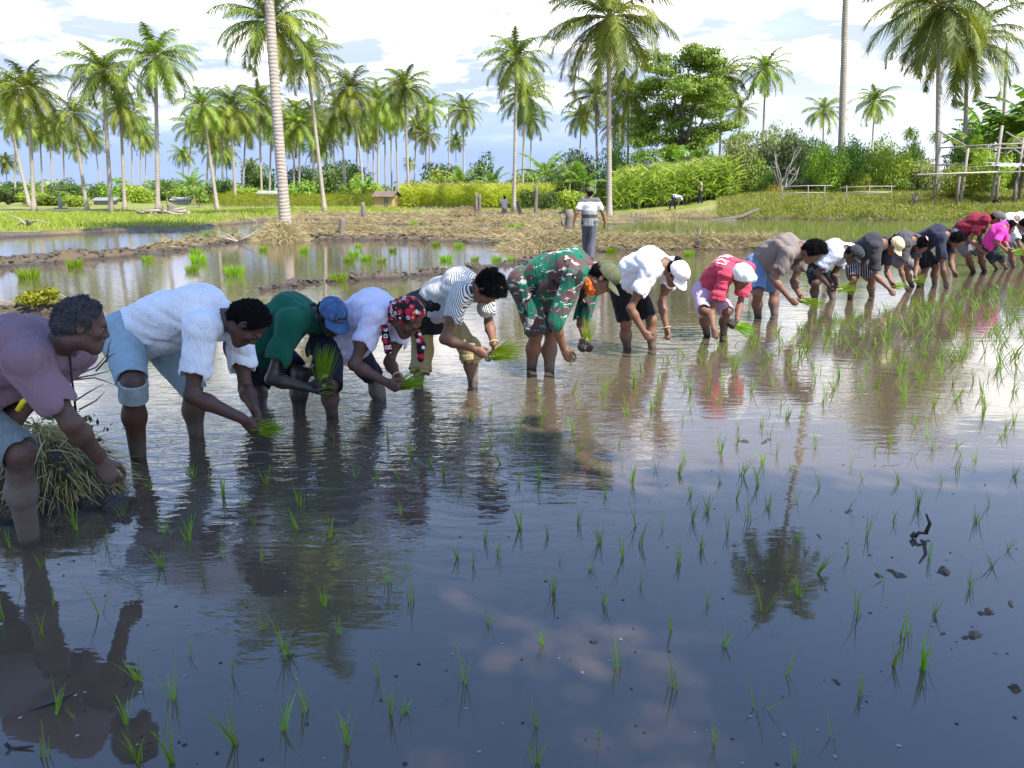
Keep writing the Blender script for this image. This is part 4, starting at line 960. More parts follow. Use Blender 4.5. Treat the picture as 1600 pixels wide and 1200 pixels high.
m_eye = simple('eye_white', (.15, .11, .09), .25, .1, 30, 0); m_iris = simple('iris_dark', (.012, .008, .006), .15, .1, 30, 0)
HAIR_BLACK = simple('black_hair', (.008, .0075, .008), .8, .7, 160, 1.0, spec=.15, bdist=.012)
HAIR_GREY = simple('grey_hair', (.095, .10, .11), .9, .75, 110, 1.0, spec=.15, bdist=.012)

def reach(A, L, u, v, Yg):
    """the point on the sight line of pixel (u,v) lying L from A, nearest to depth Yg"""
    d = ray(u, v); o = np.array((0, 0, CAM_H)); d = d/d[1]; q = o-A
    a = d@d; b = 2*d@q; c = q@q-L*L; D_ = b*b-4*a*c
    if D_ <= 0: t = -b/(2*a)
    else:
        r1, r2 = (-b-math.sqrt(D_))/(2*a), (-b+math.sqrt(D_))/(2*a); t = r1 if abs(r1-Yg) < abs(r2-Yg) else r2
    return o+d*t

def add_hand(S, W, d, pn, sd, s, mode):
    """palm, four fingers of three bones each, thumb from the side of the palm"""
    d, pn = nrm(d), None if pn is None else np.asarray(pn, float); pn = nrm(pn-d*(pn@d)); c = np.cross(pn, d); c = nrm(c*(1 if c@sd > 0 else -1))   # c: toward the thumb
    K = W+d*.088*s
    S.cone(W-d*.02*s, K, .026*s, .031*s, .015, pn, .62); S.cone(W+d*.03*s+c*.018*s, K+c*.022*s, .020*s, .017*s, .012, pn, .8); S.cone(W+d*.03*s-c*.018*s, K-c*.024*s-d*.008*s, .019*s, .016*s, .012, pn, .8)
    curl = {'grip': (58, 62, 40), 'pinch': (38, 48, 25), 'flat': (14, 14, 10), 'down': (26, 36, 22)}[mode]
    for i, (off, L, r) in enumerate(((.029, .074, .0092), (.010, .082, .0095), (-.010, .076, .009), (-.028, .060, .0080))):
        p = K+c*off*s-d*(.006*abs(i-1))*s; a = 0; extra = (i-1)*3
        for j, (f, cu) in enumerate(zip((.45, .32, .23), curl)):
            a += R(cu+extra*(1 if mode != 'grip' else .4)); spread = c*off*(1.2 if mode == 'flat' else .25)
            q = p+nrm(d*math.cos(a)+pn*math.sin(a)+spread)*L*f*s*1.05; S.cone(p, q, (r-.0006*j)*s, (r-.0012*(j+1))*s, .006); p = q
    t0 = W+d*.028*s+c*.022*s; t1 = t0+nrm(d*.55+c*(.75 if mode == 'flat' else .5)+pn*.45)*.044*s; t2 = t1+nrm(d*.8+pn*.6-c*.1)*.034*s; t3 = t2+nrm(d*.75+pn*.75-c*.35)*.026*s
    S.cone(t0, t1, .0155*s, .0125*s, .012); S.cone(t1, t2, .0118*s, .0105*s, .006); S.cone(t2, t3, .0105*s, .008*s, .005)
    return K+pn*.02*s

def head_frame(ang, hy, roll=0.0, px=(800, 600)):
    v = nrm(ray(*px)); r_ = nrm(np.cross(v, (0, 0, 1.))); t_ = nrm((-v[0], -v[1], 0)); Z = np.array((0, 0, 1.))        # seen along this person's own sight line
    p, y = R(-ang), R(hy); Fh = math.cos(y)*r_+math.sin(y)*t_                     # ang: chin tucked down by -ang degrees; hy: turned toward the viewer
    f2 = math.cos(p)*Fh-math.sin(p)*Z; u = math.cos(p)*Z+math.sin(p)*Fh; s = np.cross(u, f2)
    r = R(roll); u2 = nrm(math.cos(r)*u+math.sin(r)*s); s2 = np.cross(u2, f2)
    return f2, s2, u2                                 # face forward, left side, crown up
def person(label, yaw, hip, neck, head, hang, feetN, feetF, kneeN, kneeF, elN, wrN, haN, elF, wrF, haF, skin, shirt, pants, s=1.0, hy=10, roll=0, Y0=None, sleeve=.55, sleeve_r=1.0,
           pant_len=.8, pant_w=1.0, hair=None, hat=None, modeN='grip', modeF='grip', bulge=.05, cuff=None, fem=False, hem=.02, belly=.05, long_hair=False, reachn=.50, group='people planting rice in a row', seed=0, eyes=True, dyN=0, dyF=0, bare_head=True, cat='person', headk=1.0, shoulder=1.0, nose=1.0, loose=1.0):
    F_ = np.array((math.cos(R(yaw)), math.sin(R(yaw)), 0)); Ln = np.array((math.sin(R(yaw)), -math.cos(R(yaw)), 0))   # Ln: lateral, toward the camera side
    gN, gF = G(*feetN), G(*feetF)
    if Y0 is None: Y0 = (gN[1]+gF[1])/2-F_[1]*.08*s
    H = P(hip[0], hip[1], Y0)
    h = float(np.clip(Y0*.00115, .005, .0125))
    Nk = reach(H, reachn*s, neck[0], neck[1], Y0+F_[1]*.42*s)
    spine = nrm(Nk-H); lat = nrm(Ln-spine*(Ln@spine)); dors = np.cross(spine, lat); dors *= 1 if dors[2] > 0 else -1
    C1 = H+spine*(reachn*s*.36)+dors*bulge*s*.9; C2 = H+spine*(reachn*s*.74)+dors*bulge*s
    shw = (.165 if not fem else .145)*s*shoulder
    shN = Nk-spine*.035*s+lat*shw-dors*.03*s; shF = Nk-spine*.035*s-lat*shw-dors*.03*s
    hpN = H+Ln*.088*s; hpF = H-Ln*.088*s
    hd = reach(Nk, .185*s, head[0], head[1], Nk[1]+F_[1]*.12*s)
    # arms
    eN = reach(shN, .285*s, elN[0], elN[1], shN[1]+F_[1]*.06+dyN); wN = reach(eN, .255*s, wrN[0], wrN[1], eN[1]+F_[1]*.12+.03); 
    eF = reach(shF, .285*s, elF[0], elF[1], shF[1]+F_[1]*.06+dyF); wF = reach(eF, .255*s, wrF[0], wrF[1], eF[1]+F_[1]*.10-.03)
    hN = reach(wN, .085*s, haN[0], haN[1], wN[1]-.02); hF = reach(wF, .085*s, haF[0], haF[1], wF[1]-.02)
    # legs
    def leg(hp, kn, g):
        k = reach(hp, .40*s, kn[0], kn[1], (hp[1]+g[1])/2+F_[1]*.05); a = g-nrm(k-g)*.10*s; a[2] = min(a[2], -.09*s); return k, a
    kN, aN = leg(hpN, kneeN, gN); kF, aF = leg(hpF, kneeF, gF)
    fs = .93 if fem else 1.0
    base = np.array((H[0], H[1], 0.0)); O = lambda p: np.asarray(p)-base
    root = thing('person', label, cat, base, 0, group)
    # ------------- the body, head to feet, hands included: one surface
    S = SDF(); r = lambda x: x*s*fs
    S.cone(O(hpN), O(hpF), r(.098), r(.098), .05); S.cone(O(H), O(C1), r(.105), r(.098), .05, lat, 1.25); S.cone(O(C1), O(C2), r(.100), r(.108), .06, lat, 1.3); S.cone(O(C2), O(Nk), r(.105), r(.055), .06, lat, 1.25)
    S.cone(O(shN), O(shF), r(.060), r(.060), .05)
    for sh, e, wr in ((shN, eN, wN), (shF, eF, wF)):
        S.cone(O(sh), O(e), r(.052), r(.037), .04); m_ = e+(wr-e)*.28; S.cone(O(e), O(m_), r(.038), r(.042), .03); S.cone(O(m_), O(wr), r(.042), r(.027), .03)
        S.ell(O(sh+(e-sh)*.55), np.eye(3), (r(.046),)*3, .05)
    for hp, k, a in ((hpN, kN, aN), (hpF, kF, aF)):
        S.cone(O(hp), O(k), r(.088), r(.053), .05); d = a-k; bk = nrm(-F_*.9+nrm(d)*(F_@nrm(d)))
        S.cone(O(k), O(k+d*.35+bk*.012), r(.053), r(.055), .04); S.cone(O(k+d*.35+bk*.012), O(a), r(.055), r(.036), .05); S.cone(O(a), O(a+F_*.14*s), r(.036), r(.026), .03)
    f, sd, u = head_frame(hang, hy, roll, head); hs = s*headk*1.0
    def hp_(a, b, c): return O(hd)+(f*a+sd*b+u*c)*hs
    ax = np.stack([f, sd, u])
    skn = hp_(-.045, 0, -.075); S.cone(O(Nk-spine*.02), skn, r(.058), r(.052), .035)
    S.ell(hp_(-.012, 0, .030), ax, np.array((.098, .077, .088))*hs, .02); S.ell(hp_(.030, 0, -.045), ax, np.array((.060, .058, .072))*hs, .035)
    S.cone(hp_(.068, .010, -.102), hp_(.068, -.010, -.102), .022*hs, .022*hs, .03); S.cone(hp_(-.01, .05, -.07), hp_(.06, .018, -.105), .018*hs, .018*hs, .03); S.cone(hp_(-.01, -.05, -.07), hp_(.06, -.018, -.105), .018*hs, .018*hs, .03)
    S.cone(hp_(.080, .036, .016), hp_(.086, -.036, .016), .012*hs, .012*hs, .018)                                       # brow
    for q in (1, -1):
        S.ell(hp_(.088, q*.032, -.003), ax, np.array((.012, .017, .012))*hs, .010, True); S.ell(hp_(.062, q*.046, -.028), ax, np.array((.020, .018, .018))*hs, .02)   # sockets, cheeks
        S.cone(hp_(.099, q*.009, -.040), hp_(.094, q*.015, -.041), .0095*hs*nose, .008*hs, .006)
        S.ell(hp_(-.010, q*.080, -.010), np.stack([nrm(f*.9+sd*q*-.3), nrm(sd*.9+f*q*.3), u]), np.array((.019, .007, .031))*hs, .007); S.ell(hp_(-.006, q*.087, -.006), ax, np.array((.010, .006, .016))*hs, .004, True)
    S.cone(hp_(.089, 0, .004), hp_(.104, 0, -.033), .008*hs, .012*hs*nose, .010); S.cone(hp_(.086, 0, -.050), hp_(.084, 0, -.062), .012*hs, .012*hs, .012)
    S.cone(hp_(.089, .017, -.066), hp_(.089, -.017, -.066), .0088*hs, .0088*hs, .008); S.cone(hp_(.087, .014, -.081), hp_(.087, -.014, -.081), .0092*hs, .0092*hs, .008); S.cone(hp_(.101, .022, -.0738), hp_(.101, -.022, -.0738), .0045*hs, .0045*hs, .004, None, 1, True)
    up = np.array((0, 0, 1.))
    pN = add_hand(S, O(wN), hN-wN, -Ln*.8+F_*-.2 if modeN != 'flat' else up*1, F_+up*.6, s*fs*.98, modeN)
    pF = add_hand(S, O(wF), hF-wF, Ln*.8+F_*-.2 if modeF != 'flat' else up*1, F_+up*.6, s*fs*.98, modeF)
    V, Fc = S.mesh(h); bm_ = mesh_np('body', V, Fc, skin); dl = np.full(len(V), 9.); da = dl.copy()
    for st, a_, b_ in ((dl, kN, aN), (dl, kF, aF), (dl, kN, hpN), (dl, kF, hpF), (da, eN, hN), (da, eF, hF), (da, eN, shN), (da, eF, shF)):
        ba = O(b_)-O(a_); tt = np.clip(((V-O(a_))@ba)/(ba@ba), 0, 1); st[:] = np.minimum(st, np.linalg.norm(V-O(a_)-tt[:, None]*ba, axis=1))
    at_ = bm_.attributes.new('leg', 'FLOAT', 'POINT'); at_.data.foreach_set('value', np.clip((da-dl)*12+.5, 0, 1).astype(np.float32)); body = link('body', bm_, root)
    if eyes:
        for q in (1, -1):
            mb = MB(); c = hp_(.0755, q*.032, -.005); th = np.linspace(0, math.pi, 7)
            mb.tube([c-f*.0115*hs*math.cos(x) for x in th], [.0003+.0112*hs*math.sin(x) for x in th], 8, 0); mb.tube([c+f*.0085*hs, c+f*.0122*hs], [.006*hs, .004*hs], 8, 1); mb.build('eye', [m_eye, m_iris], root)
    # ------------- shirt
    if shirt is not None:
        T = SDF(); lo = loose; g = lambda x: x*s*fs+.016*lo
        T.cone(O(H-spine*.06*s), O(C1), g(.112), g(.108), .05, lat, 1.27); T.cone(O(C1), O(C2), g(.108), g(.114), .06, lat, 1.33); T.cone(O(C2), O(Nk-spine*.01), g(.110), g(.052), .05, lat, 1.28); T.cone(O(shN), O(shF), g(.064), g(.064), .05)
        if belly:
            dz = np.array((0, 0, -1.)); T.cone(O(H+spine*.03+dz*belly*s*1.1), O(C1+dz*belly*s*1.6), g(.085), g(.080), .07, lat, 1.35); T.cone(O(C1+dz*belly*s*1.6), O(C2+dz*belly*s*.8), g(.080), g(.078), .07, lat, 1.3)
        T.cut(O(H-spine*hem*s), -spine*.92+dors*-.12)
        fa, fb, fc = folds(seed*3+1, .0088*min(1.4, lo), nrm(spine*.8+np.array((0, 0, -.6))), 7.0/s), folds(seed*3+2, .0022, np.array((0, 0, 1.)), 13/s), lumps(seed, .003, 8)
        T.disp = lambda p: fa(p)+fb(p)+fc(p)
        T.ell(O(Nk+spine*.052*s-dors*.012), np.eye(3), (.066*s,)*3, .012, True)
        for sh, e in ((shN, eN), (shF, eF)):
            d = e-sh; end = sh+d*sleeve; dn = nrm(d); r0, r1 = r(.050)+.013*sleeve_r, r(.052-.015*sleeve)+.019*sleeve_r
            T.cone(O(sh), O(end), r0, r1, .035)
            T.cone(O(sh+dn*.03+np.array((0, 0, -.012))), O(end+np.array((0, 0, -.012))), r0*.9, r1*.95, .03)
        for sh, e in ((shN, eN), (shF, eF)):
            d = e-sh; end = sh+d*sleeve; dn = nrm(d); r1 = r(.052-.015*sleeve)+.019*sleeve_r
            T.cone(O(end+dn*r1*.80), O(end+dn*(r1*.80+.05)), r1*1.02, r1*1.3, .006, None, 1, True)
        V1, F1 = T.mesh(h); link('shirt', mesh_np('shirt', V1, F1, shirt), root)
    # ------------- trousers or shorts
    if pants is not None:
        A = SDF(); g = lambda x: x*s*fs+.017*pant_w
        A.cone(O(hpN), O(hpF), g(.102), g(.102), .05); A.cone(O(H), O(H+spine*.10*s), g(.106), g(.10), .05, lat, 1.25)
        A.disp = folds(seed*5+3, .0065, up, 10/s); parts = []
        for q, (hp, k, a) in enumerate(((hpN, kN, aN), (hpF, kF, aF))):
            pl = pant_len[q] if isinstance(pant_len, (tuple, list)) else pant_len
            th = min(1, pl); e1 = hp+(k-hp)*th; rr0, rr1 = g(.092), r(.088-.035*th)+.020*pant_w
            A.cone(O(hp), O(e1), rr0, rr1, .05); dn = nrm(k-hp); end = e1
            if pl > 1: end = k+(a-k)*(pl-1); dn = nrm(a-k); A.cone(O(k), O(end), rr1, r(.055)+.020*pant_w, .04)
            parts.append((end, dn, rr1 if pl <= 1 else r(.055)+.020*pant_w))
        for end, dn, rr in parts: A.cone(O(end+dn*rr*.80), O(end+dn*(rr*.8+.05)), rr*1.02, rr*1.2, .006, None, 1, True)
        V1, F1 = A.mesh(h); link('shorts' if (pant_len if not isinstance(pant_len, tuple) else max(pant_len)) <= 1.1 else 'trousers', mesh_np('shorts', V1, F1, pants), root)
        if cuff is not None:
            for q, (end, dn, rr) in enumerate(parts):
                A = SDF(); A.cone(O(end-dn*.045*s), O(end+dn*.004), rr+.010, rr+.012, .01); A.disp = folds(seed+9+q, .004, np.cross(dn, up)+.1, 14)
                A.cut(O(end+dn*.004), dn); A.cut(O(end-dn*.045*s), -dn); A.cone(O(end-dn*.1), O(end+dn*.05), rr-.006, rr-.006, .003, None, 1, True)
                V1, F1 = A.mesh(h); link('rolled_cuff', mesh_np('rolled_cuff', V1, F1, cuff), root)
    J = dict(root=root, O=O, hp=hp_, f=f, sd=sd, u=u, ax=ax, hs=hs, h=h, pN=pN+base, pF=pF+base, wN=wN, wF=wF, eN=eN, eF=eF, base=base, spine=spine, lat=lat, dors=dors, Nk=Nk, H=H, C1=C1, C2=C2, s=s, F=F_, Ln=Ln, shN=shN, shF=shF, kN=kN, kF=kF, aN=aN, aF=aF, hpN=hpN, hpF=hpF, gN=gN, gF=gF, hN=hN, hF=hF)
    if hair is not None: add_hair(J, hair, long_hair)
    return J
def add_hair(J, mat, style=False, cap=False):
    cap = cap or style == 'cap'
    A = SDF(); hp, ax, hs = J['hp'], J['ax'], J['hs']; f, u = J['f'], J['u']
    t_ = .002 if cap else .007 if style in (False, 'crop') else .015
    A.ell(hp(-.014, 0, .032), ax, (np.array((.099, .078, .089))+t_)*hs, .02)
    A.cone(hp(-.075, .0, -.01), hp(-.068, 0, -.055), (.052+t_*.6)*hs, (.034+t_*.6)*hs, .03, J['sd'], 1.25)
    l1, l2 = (lumps(3, .0035, 130), lumps(5, .002, 260)) if style in (False, 'crop', 'cap') else (lumps(3, .008, 75), lumps(5, .006, 170))
    A.disp = lambda p: l1(p)+l2(p)
    if cap: A.cut(hp(0, 0, .040), u)
    A.cut(hp(.074, 0, .032), nrm(f*.80-u*.60)); A.cut(hp(.030, 0, -.012), nrm(f*.95-u*.32)); A.cut(hp(-.05, 0, -.085), -u)
    V, F = A.mesh(J['h']*.9)
    # short locks standing off the surface break its outline
    rg = np.random.default_rng(17); N_ = np.cross(V[F[:, 1]]-V[F[:, 0]], V[F[:, 2]]-V[F[:, 0]]); N_ /= np.linalg.norm(N_, axis=1)[:, None]+1e-12; C_ = V[F].mean(1)
    if ((C_-C_.mean(0))*N_).sum() < 0: N_ = -N_
    k_ = rg.choice(len(F), min(len(F)*2, 5200)); sc_ = 1.0 if style in (False, 'crop', 'cap') else 2.1
    d_ = N_[k_]+rg.normal(size=(len(k_), 3))*.55-J['f']*.25; d_ /= np.linalg.norm(d_, axis=1)[:, None]; L_ = rg.uniform(.004, .011, len(k_))*sc_
    Vs, Fs = strips(C_[k_]-N_[k_]*.002, d_, L_, np.full(len(k_), .0034), rg.normal(size=(len(k_), 3))*(L_*.35)[:, None], 2, rng=rg)
    link('hair', mesh_np('hair', np.concatenate([V, Vs]), F.tolist()+(Fs+len(V)).tolist(), mat), J['root'])
def add_bun(J, mat, at=(-.06, 0, .125), r=.042):
    A = SDF(); c = J['hp'](*at); A.ell(c, J['ax'], np.array((r, r, r*.85))*J['hs'], .02); A.disp = lumps(9, .006, 90)
    V, F = A.mesh(J['h']); link('hair_bun', mesh_np('hair_bun', V, F, mat), J['root'])
def add_cap(J, mat, brim=None, logo=None, tilt=0, peak=1.0, seam=None):
    """six panel cap: dome, button, curved peak"""
    hp, hs = J['hp'], J['hs']; mb = MB(); NA, NE = 28, 9
    def dome(a, e, k=1.0):
        x = (.110*math.cos(e)**.85)*math.cos(a); y = (.089*math.cos(e)**.85)*math.sin(a); z = .038+.098*math.sin(e)
        front = max(0, math.cos(a)); z += .012*front*math.cos(e)-.018*(1-front)*math.cos(e)*.6; x += .008*front*math.sin(2*e)
        rib = 1+.004*math.cos(a*6)
        return hp((x-.012)*k*rib, y*k*rib, z*(k if e > 1 else 1))
    V = []; F = []
    for i in range(NE+1):
        e = -.12+(math.pi/2+.12)*i/NE
        for j in range(NA): V.append(dome(2*math.pi*j/NA, max(e, -.12) if e > 0 else e))
    for i in range(NE):
        for j in range(NA): F.append((i*NA+j, i*NA+(j+1) % NA, (i+1)*NA+(j+1) % NA, (i+1)*NA+j))
    mb.add(V, F, 0)
    V2 = [tuple(np.asarray(p)*.97+np.asarray(hp(-.012, 0, .04))*.03) for p in V[:NA*2]]; mb.add(V2, [(j+NA, (j+1) % NA+NA, (j+1) % NA, j) for j in range(NA)], 0)
    capo = mb.build('cap', [mat], J['root']); J['cap'] = capo
    A = SDF(); A.ell(hp(-.012, 0, .138), J['ax'], np.array((.009, .009, .006))*hs, .004); Vb, Fb = A.mesh(.003); link('cap_button', mesh_np('cap_button', Vb, Fb, brim or mat), capo)
    mb = MB(); NP, NR = 17, 5; top = []; bot = []
    for i in range(NR+1):
        q = i/NR
        for j in range(NP):
            a = -1.12+2.24*j/(NP-1); r0x, r0y = .110*math.cos(a)-.012, .089*math.sin(a); ext = .078*peak*(math.cos(a*1.15)**.55 if abs(a*1.15) < 1.55 else 0)
            x = r0x+ext*q; y = r0y*(1+.10*q); z = .030+.010*math.cos(a)-.026*q*(.35+.65*abs(math.sin(a))**1.4)-.010*q
            top.append(hp(x, y, z)); bot.append(hp(x, y, z-.0045))
    n = len(top); F = []
    for i in range(NR):
        for j in range(NP-1): F.append((i*NP+j, (i+1)*NP+j, (i+1)*NP+j+1, i*NP+j+1)); F.append((n+i*NP+j, n+i*NP+j+1, n+(i+1)*NP+j+1, n+(i+1)*NP+j))
    for j in range(NP-1): F.append((NR*NP+j, n+NR*NP+j, n+NR*NP+j+1, NR*NP+j+1))
    mb.add(top+bot, F, 0); mb.build('cap_peak', [brim or mat], capo)
    if seam is not None:
        mb = MB()
        for k in range(6): mb.tube([np.asarray(dome(R(30)+k*math.pi/3, e))+nrm(np.asarray(dome(R(30)+k*math.pi/3, e))-hp(-.012, 0, .03))*.0006 for e in np.linspace(0, 1.5, 12)], .0014*hs, 4, cap=False)
        mb.tube([dome(a, -.06) for a in np.linspace(0, 2*math.pi, 30)], .002*hs, 4, cap=False); mb.build('seam', seam, capo)
    return dome
def text_on(J, txt, fun, u0, u1, v0, v1, mat, name='lettering', arch=0.0, parent=None):
    """real letters: a font outline meshed, then wrapped on the surface point = fun(s,t) with outward lift"""
    cu = bpy.data.curves.new('letters', 'FONT'); cu.body = txt; cu.resolution_u = 2; cu.extrude = 0; cu.offset = .012
    tmp = bpy.data.objects.new('letters', cu); COL.objects.link(tmp); dg = bpy.context.evaluated_depsgraph_get(); dg.update()
    me = bpy.data.meshes.new_from_object(tmp.evaluated_get(dg)); bpy.data.objects.remove(tmp)
    co = np.array([v.co[:] for v in me.vertices]); F = [tuple(p.vertices) for p in me.polygons]
    lo, hi = co.min(0), co.max(0); sx = (co[:, 0]-lo[0])/(hi[0]-lo[0]); sy = (co[:, 1]-lo[1])/(hi[1]-lo[1])
    V = [fun(u0+(u1-u0)*a, v0+(v1-v0)*b_+arch*(1-(2*a-1)**2)) for a, b_ in zip(sx, sy)]
    return link(name, mesh_np(name, V, F, mat, None, False), parent or J['root'])
def bracelet(J, wr, el, mat, r=.036, name='bangle'):
    d = nrm(wr-el); c = J['O'](wr-d*.012); a = nrm(np.cross(d, (0, 0, 1.))); b_ = np.cross(d, a); mb = MB(); th = np.linspace(0, 2*math.pi, 25)
    mb.tube([c+(a*math.cos(x)+b_*math.sin(x))*r*J['s'] for x in th], .0055, 6, cap=False); mb.build(name, mat, J['root'])
m_mudclod = simple('wet_mud', (.032, .026, .021), .35, .5, 25, .8, bdist=.02)
def bundle(label, p, direction, n=70, L=.16, spread=.22, clod=0.0, seed=0, thick=.016, group=None):
    r = np.random.default_rng(500+seed); d0 = nrm(direction); a = nrm(np.cross(d0, (.1, .2, 1))); b_ = np.cross(d0, a)
    q = r.normal(size=(n, 2))*thick*.6; sp = q/thick*spread*.7+r.normal(size=(n, 2))*.05
    d = d0+a*sp[:, :1]+b_*sp[:, 1:]; d /= np.linalg.norm(d, axis=1)[:, None]; L_ = L*r.uniform(.65, 1.1, n)
    bend = np.zeros((n, 3)); bend[:, 2] = -L_*.25*r.random(n)*(1-abs(d0[2]))
    V, F = strips(a*q[:, :1]+b_*q[:, 1:]-d0*.035, d, L_+.035, r.uniform(.7, 1.2, n)*.0052, bend, 3, rng=r)
    root = thing('seedling_bundle', label, 'seedling bundle', p, 0, group)
    link('leaves', mesh_np('leaves', V, F, m_tuft, None, False), root)
    A = SDF(); A.cone(-d0*.045, d0*.01, thick*.8, thick*.95, .01); A.disp = lumps(seed, .002, 200); V, F = A.mesh(.004); link('stalks', mesh_np('stalks', V, F, m_stalk), root)
    if clod:
        A = SDF(); A.ell(-d0*.05, np.eye(3), np.array((1.25, 1.0, .8))*clod, .02); A.disp = lumps(seed+4, .010, 70); V, F = A.mesh(.006); link('mud_clod', mesh_np('mud_clod', V, F, m_mudclod), root)
    return root
m_stalk = simple('seedling_stalk', (.30, .36, .10), .5, .3, 60, .2)
# ================================================================== the row of planters, left to right
SK_DARK = skin_mat('skin_deep_brown', (.082, .038, .025)); SK_DARK2 = skin_mat('skin_dark_brown', (.105, .050, .032)); SK_MID = skin_mat('skin_brown', (.18, .085, .050)); SK_LIT = skin_mat('skin_warm_brown', (.21, .10, .058))
SK_OLD = skin_mat('skin_brown_grey_mud', (.095, .050, .037), .36, .12, (.17, .145, .125), .08)
SK_MUD = skin_mat('skin_wet_mud', (.045, .030, .023), .75, 1.0, (.040, .033, .028), .3, .28)
C_PURPLE = cloth_mat('faded_purple_cotton', (.22, .14, .175)); C_BLUSH = cloth_mat('faded_grey_blue_shorts', (.16, .20, .215))
C_PRINT = cloth_mat('white_tee_block_print', (.80, .81, .85), .85, blockprint(.36), .05, .25)
C_DENIM = cloth_mat('light_denim', (.27, .37, .43), .85, None, .2); C_DENIM2 = cloth_mat('mid_denim', (.13, .22, .40), .85, None, .25); C_DENIMC = cloth_mat('pale_denim_inside', (.30, .35, .37), .9)
C_GREEN = cloth_mat('bottle_green_cotton', (.006, .10, .060)); C_NAVY = cloth_mat('navy_cloth', (.012, .014, .035)); C_LAV = cloth_mat('lavender_white_cotton', (.64, .62, .78), .85, None, .06)
C_STRIPE = cloth_mat('black_and_white_striped_knit', (.74, .74, .71), .85, stripes(nrm((.74, -.54, .30)), 84, (.055, .055, .06), .58, .006)); C_BLACK = cloth_mat('black_cloth', (.012, .012, .014))
C_KHAKI = cloth_mat('khaki_cotton', (.34, .27, .13)); C_CAMO = cloth_mat('camouflage_cloth', (.012, .105, .065), .85, camo, .05)
C_WHITE = cloth_mat('white_cotton', (.78, .76, .78), .85, None, .04); C_RED = cloth_mat('raspberry_red_cotton', (.50, .055, .095)); C_PINKP = cloth_mat('pale_pink_cloth', (.58, .40, .50))
C_TAUPE = cloth_mat('grey_brown_cotton', (.20, .165, .145)); C_PALE = cloth_mat('pale_grey_cotton', (.52, .53, .58), .85, None, .08); C_CHAR = cloth_mat('charcoal_cotton', (.040, .036, .042))
C_SHST = cloth_mat('striped_shorts', (.030, .026, .028), .85, stripes(nrm((.9, -.35, .1)), 34, (.55, .52, .50), .72, .01)); C_GREYT = cloth_mat('dark_grey_cotton', (.072, .066, .072)); C_NAVYT = cloth_mat('blue_black_cotton', (.024, .027, .045))
C_MAROON = cloth_mat('maroon_cotton', (.20, .014, .030)); C_HOT = cloth_mat('hot_pink_cloth', (.72, .045, .32)); C_GRSH = cloth_mat('grey_shorts_cloth', (.15, .145, .15))
C_CAPBLUE = cloth_mat('washed_denim_cap', (.055, .115, .24), .9, lambda t, p, c: t.mix(t.step(t.noise(p, 26, 4, .7), .52, .72), c, (.15, .24, .40)), .3); C_OLIVE = cloth_mat('olive_cap', (.105, .115, .062)); C_WCAP = cloth_mat('white_cap', (.80, .76, .76), .85, None, .04); C_TANCAP = cloth_mat('cream_cap', (.66, .55, .30)); C_DKCAP = cloth_mat('dark_grey_cap', (.035, .040, .042)); C_BRCAP = cloth_mat('brown_grey_cap', (.13, .11, .105))
C_SCARF = cloth_mat('ring_print_scarf', (.012, .010, .014), .8, rings, .02); C_ORANGE = cloth_mat('orange_neck_scarf', (.60, .10, .015), .85, lambda t, p, c: t.mix(t.step(t.noise(p, 40, 3), .55, .6), c, (.7, .34, .05)), .25); C_HEADW = cloth_mat('white_head_cloth', (.74, .78, .76), .85, None, .05)
m_seamd = simple('dark_stitching', (.02, .035, .08), .9, .2, 90, 0); m_seamo = simple('olive_stitching', (.05, .055, .03), .9, .2, 90, 0); m_seamw = simple('pale_stitching', (.5, .46, .46), .9, .2, 90, 0)
m_gold = simple('yellow_bangle', (.60, .42, .18), .4, .2, 30, 0); m_yel = simple('yellow_cloth', (.75, .62, .02), .7, .2, 40, 0); m_blk = simple('black_cord', (.01, .01, .012), .6, .2, 40, 0)
m_ink = simple('navy_lettering', (.014, .018, .045), .8, .2, 90, 0); m_patch = simple('dusty_pink_patch', (.36, .17, .17), .8, .3, 200, 0); m_white = simple('white_print', (.78, .70, .72), .8, .2, 120, 0); m_goldp = simple('gold_thread', (.42, .28, .03), .6, .5, 300, 0); m_flower = simple('pink_white_petals', (.80, .35, .42), .6, .4, 90, 0)

# 1 old man, grey hair, cut by the left edge
J = person('grey haired old man in a faded purple tee stooping at the left edge', -6, (-62, 622), (88, 540), (130, 507), -14, (48, 848), (-60, 800), (30, 708), (-70, 700), (112, 662), (158, 718), (172, 745), (20, 655), (-20, 690), (-40, 700),
           SK_OLD, C_PURPLE, C_BLUSH, s=.97, hy=0, Y0=3.12, sleeve=.62, sleeve_r=1.8, pant_len=.93, pant_w=1.6, hair=HAIR_GREY, modeN='pinch', modeF='down', belly=.07, loose=1.5, seed=1, reachn=.50, shoulder=1.1, headk=.90)
mb = MB(); c0 = J['O'](J['Nk']-J['dors']*.05); c1 = J['O'](J['eN'])
mb.tube([J['O'](P(109, 556, J['Nk'][1]-.06)), J['O'](P(112, 590, J['Nk'][1]-.08)), J['O'](P(116, 620, J['Nk'][1]-.09)), J['O'](P(119, 648, J['Nk'][1]-.09))], .0045, 6); mb.build('neck_cord', m_blk, J['root'])
mb = MB(); q = J['H'][1]-.22; mb.tube([J['O'](P(u, v, q)) for u, v in ((28, 641), (36, 628), (48, 620), (58, 620))], .011, 8); mb.build('yellow_hem', m_yel, J['root'])
P1 = J
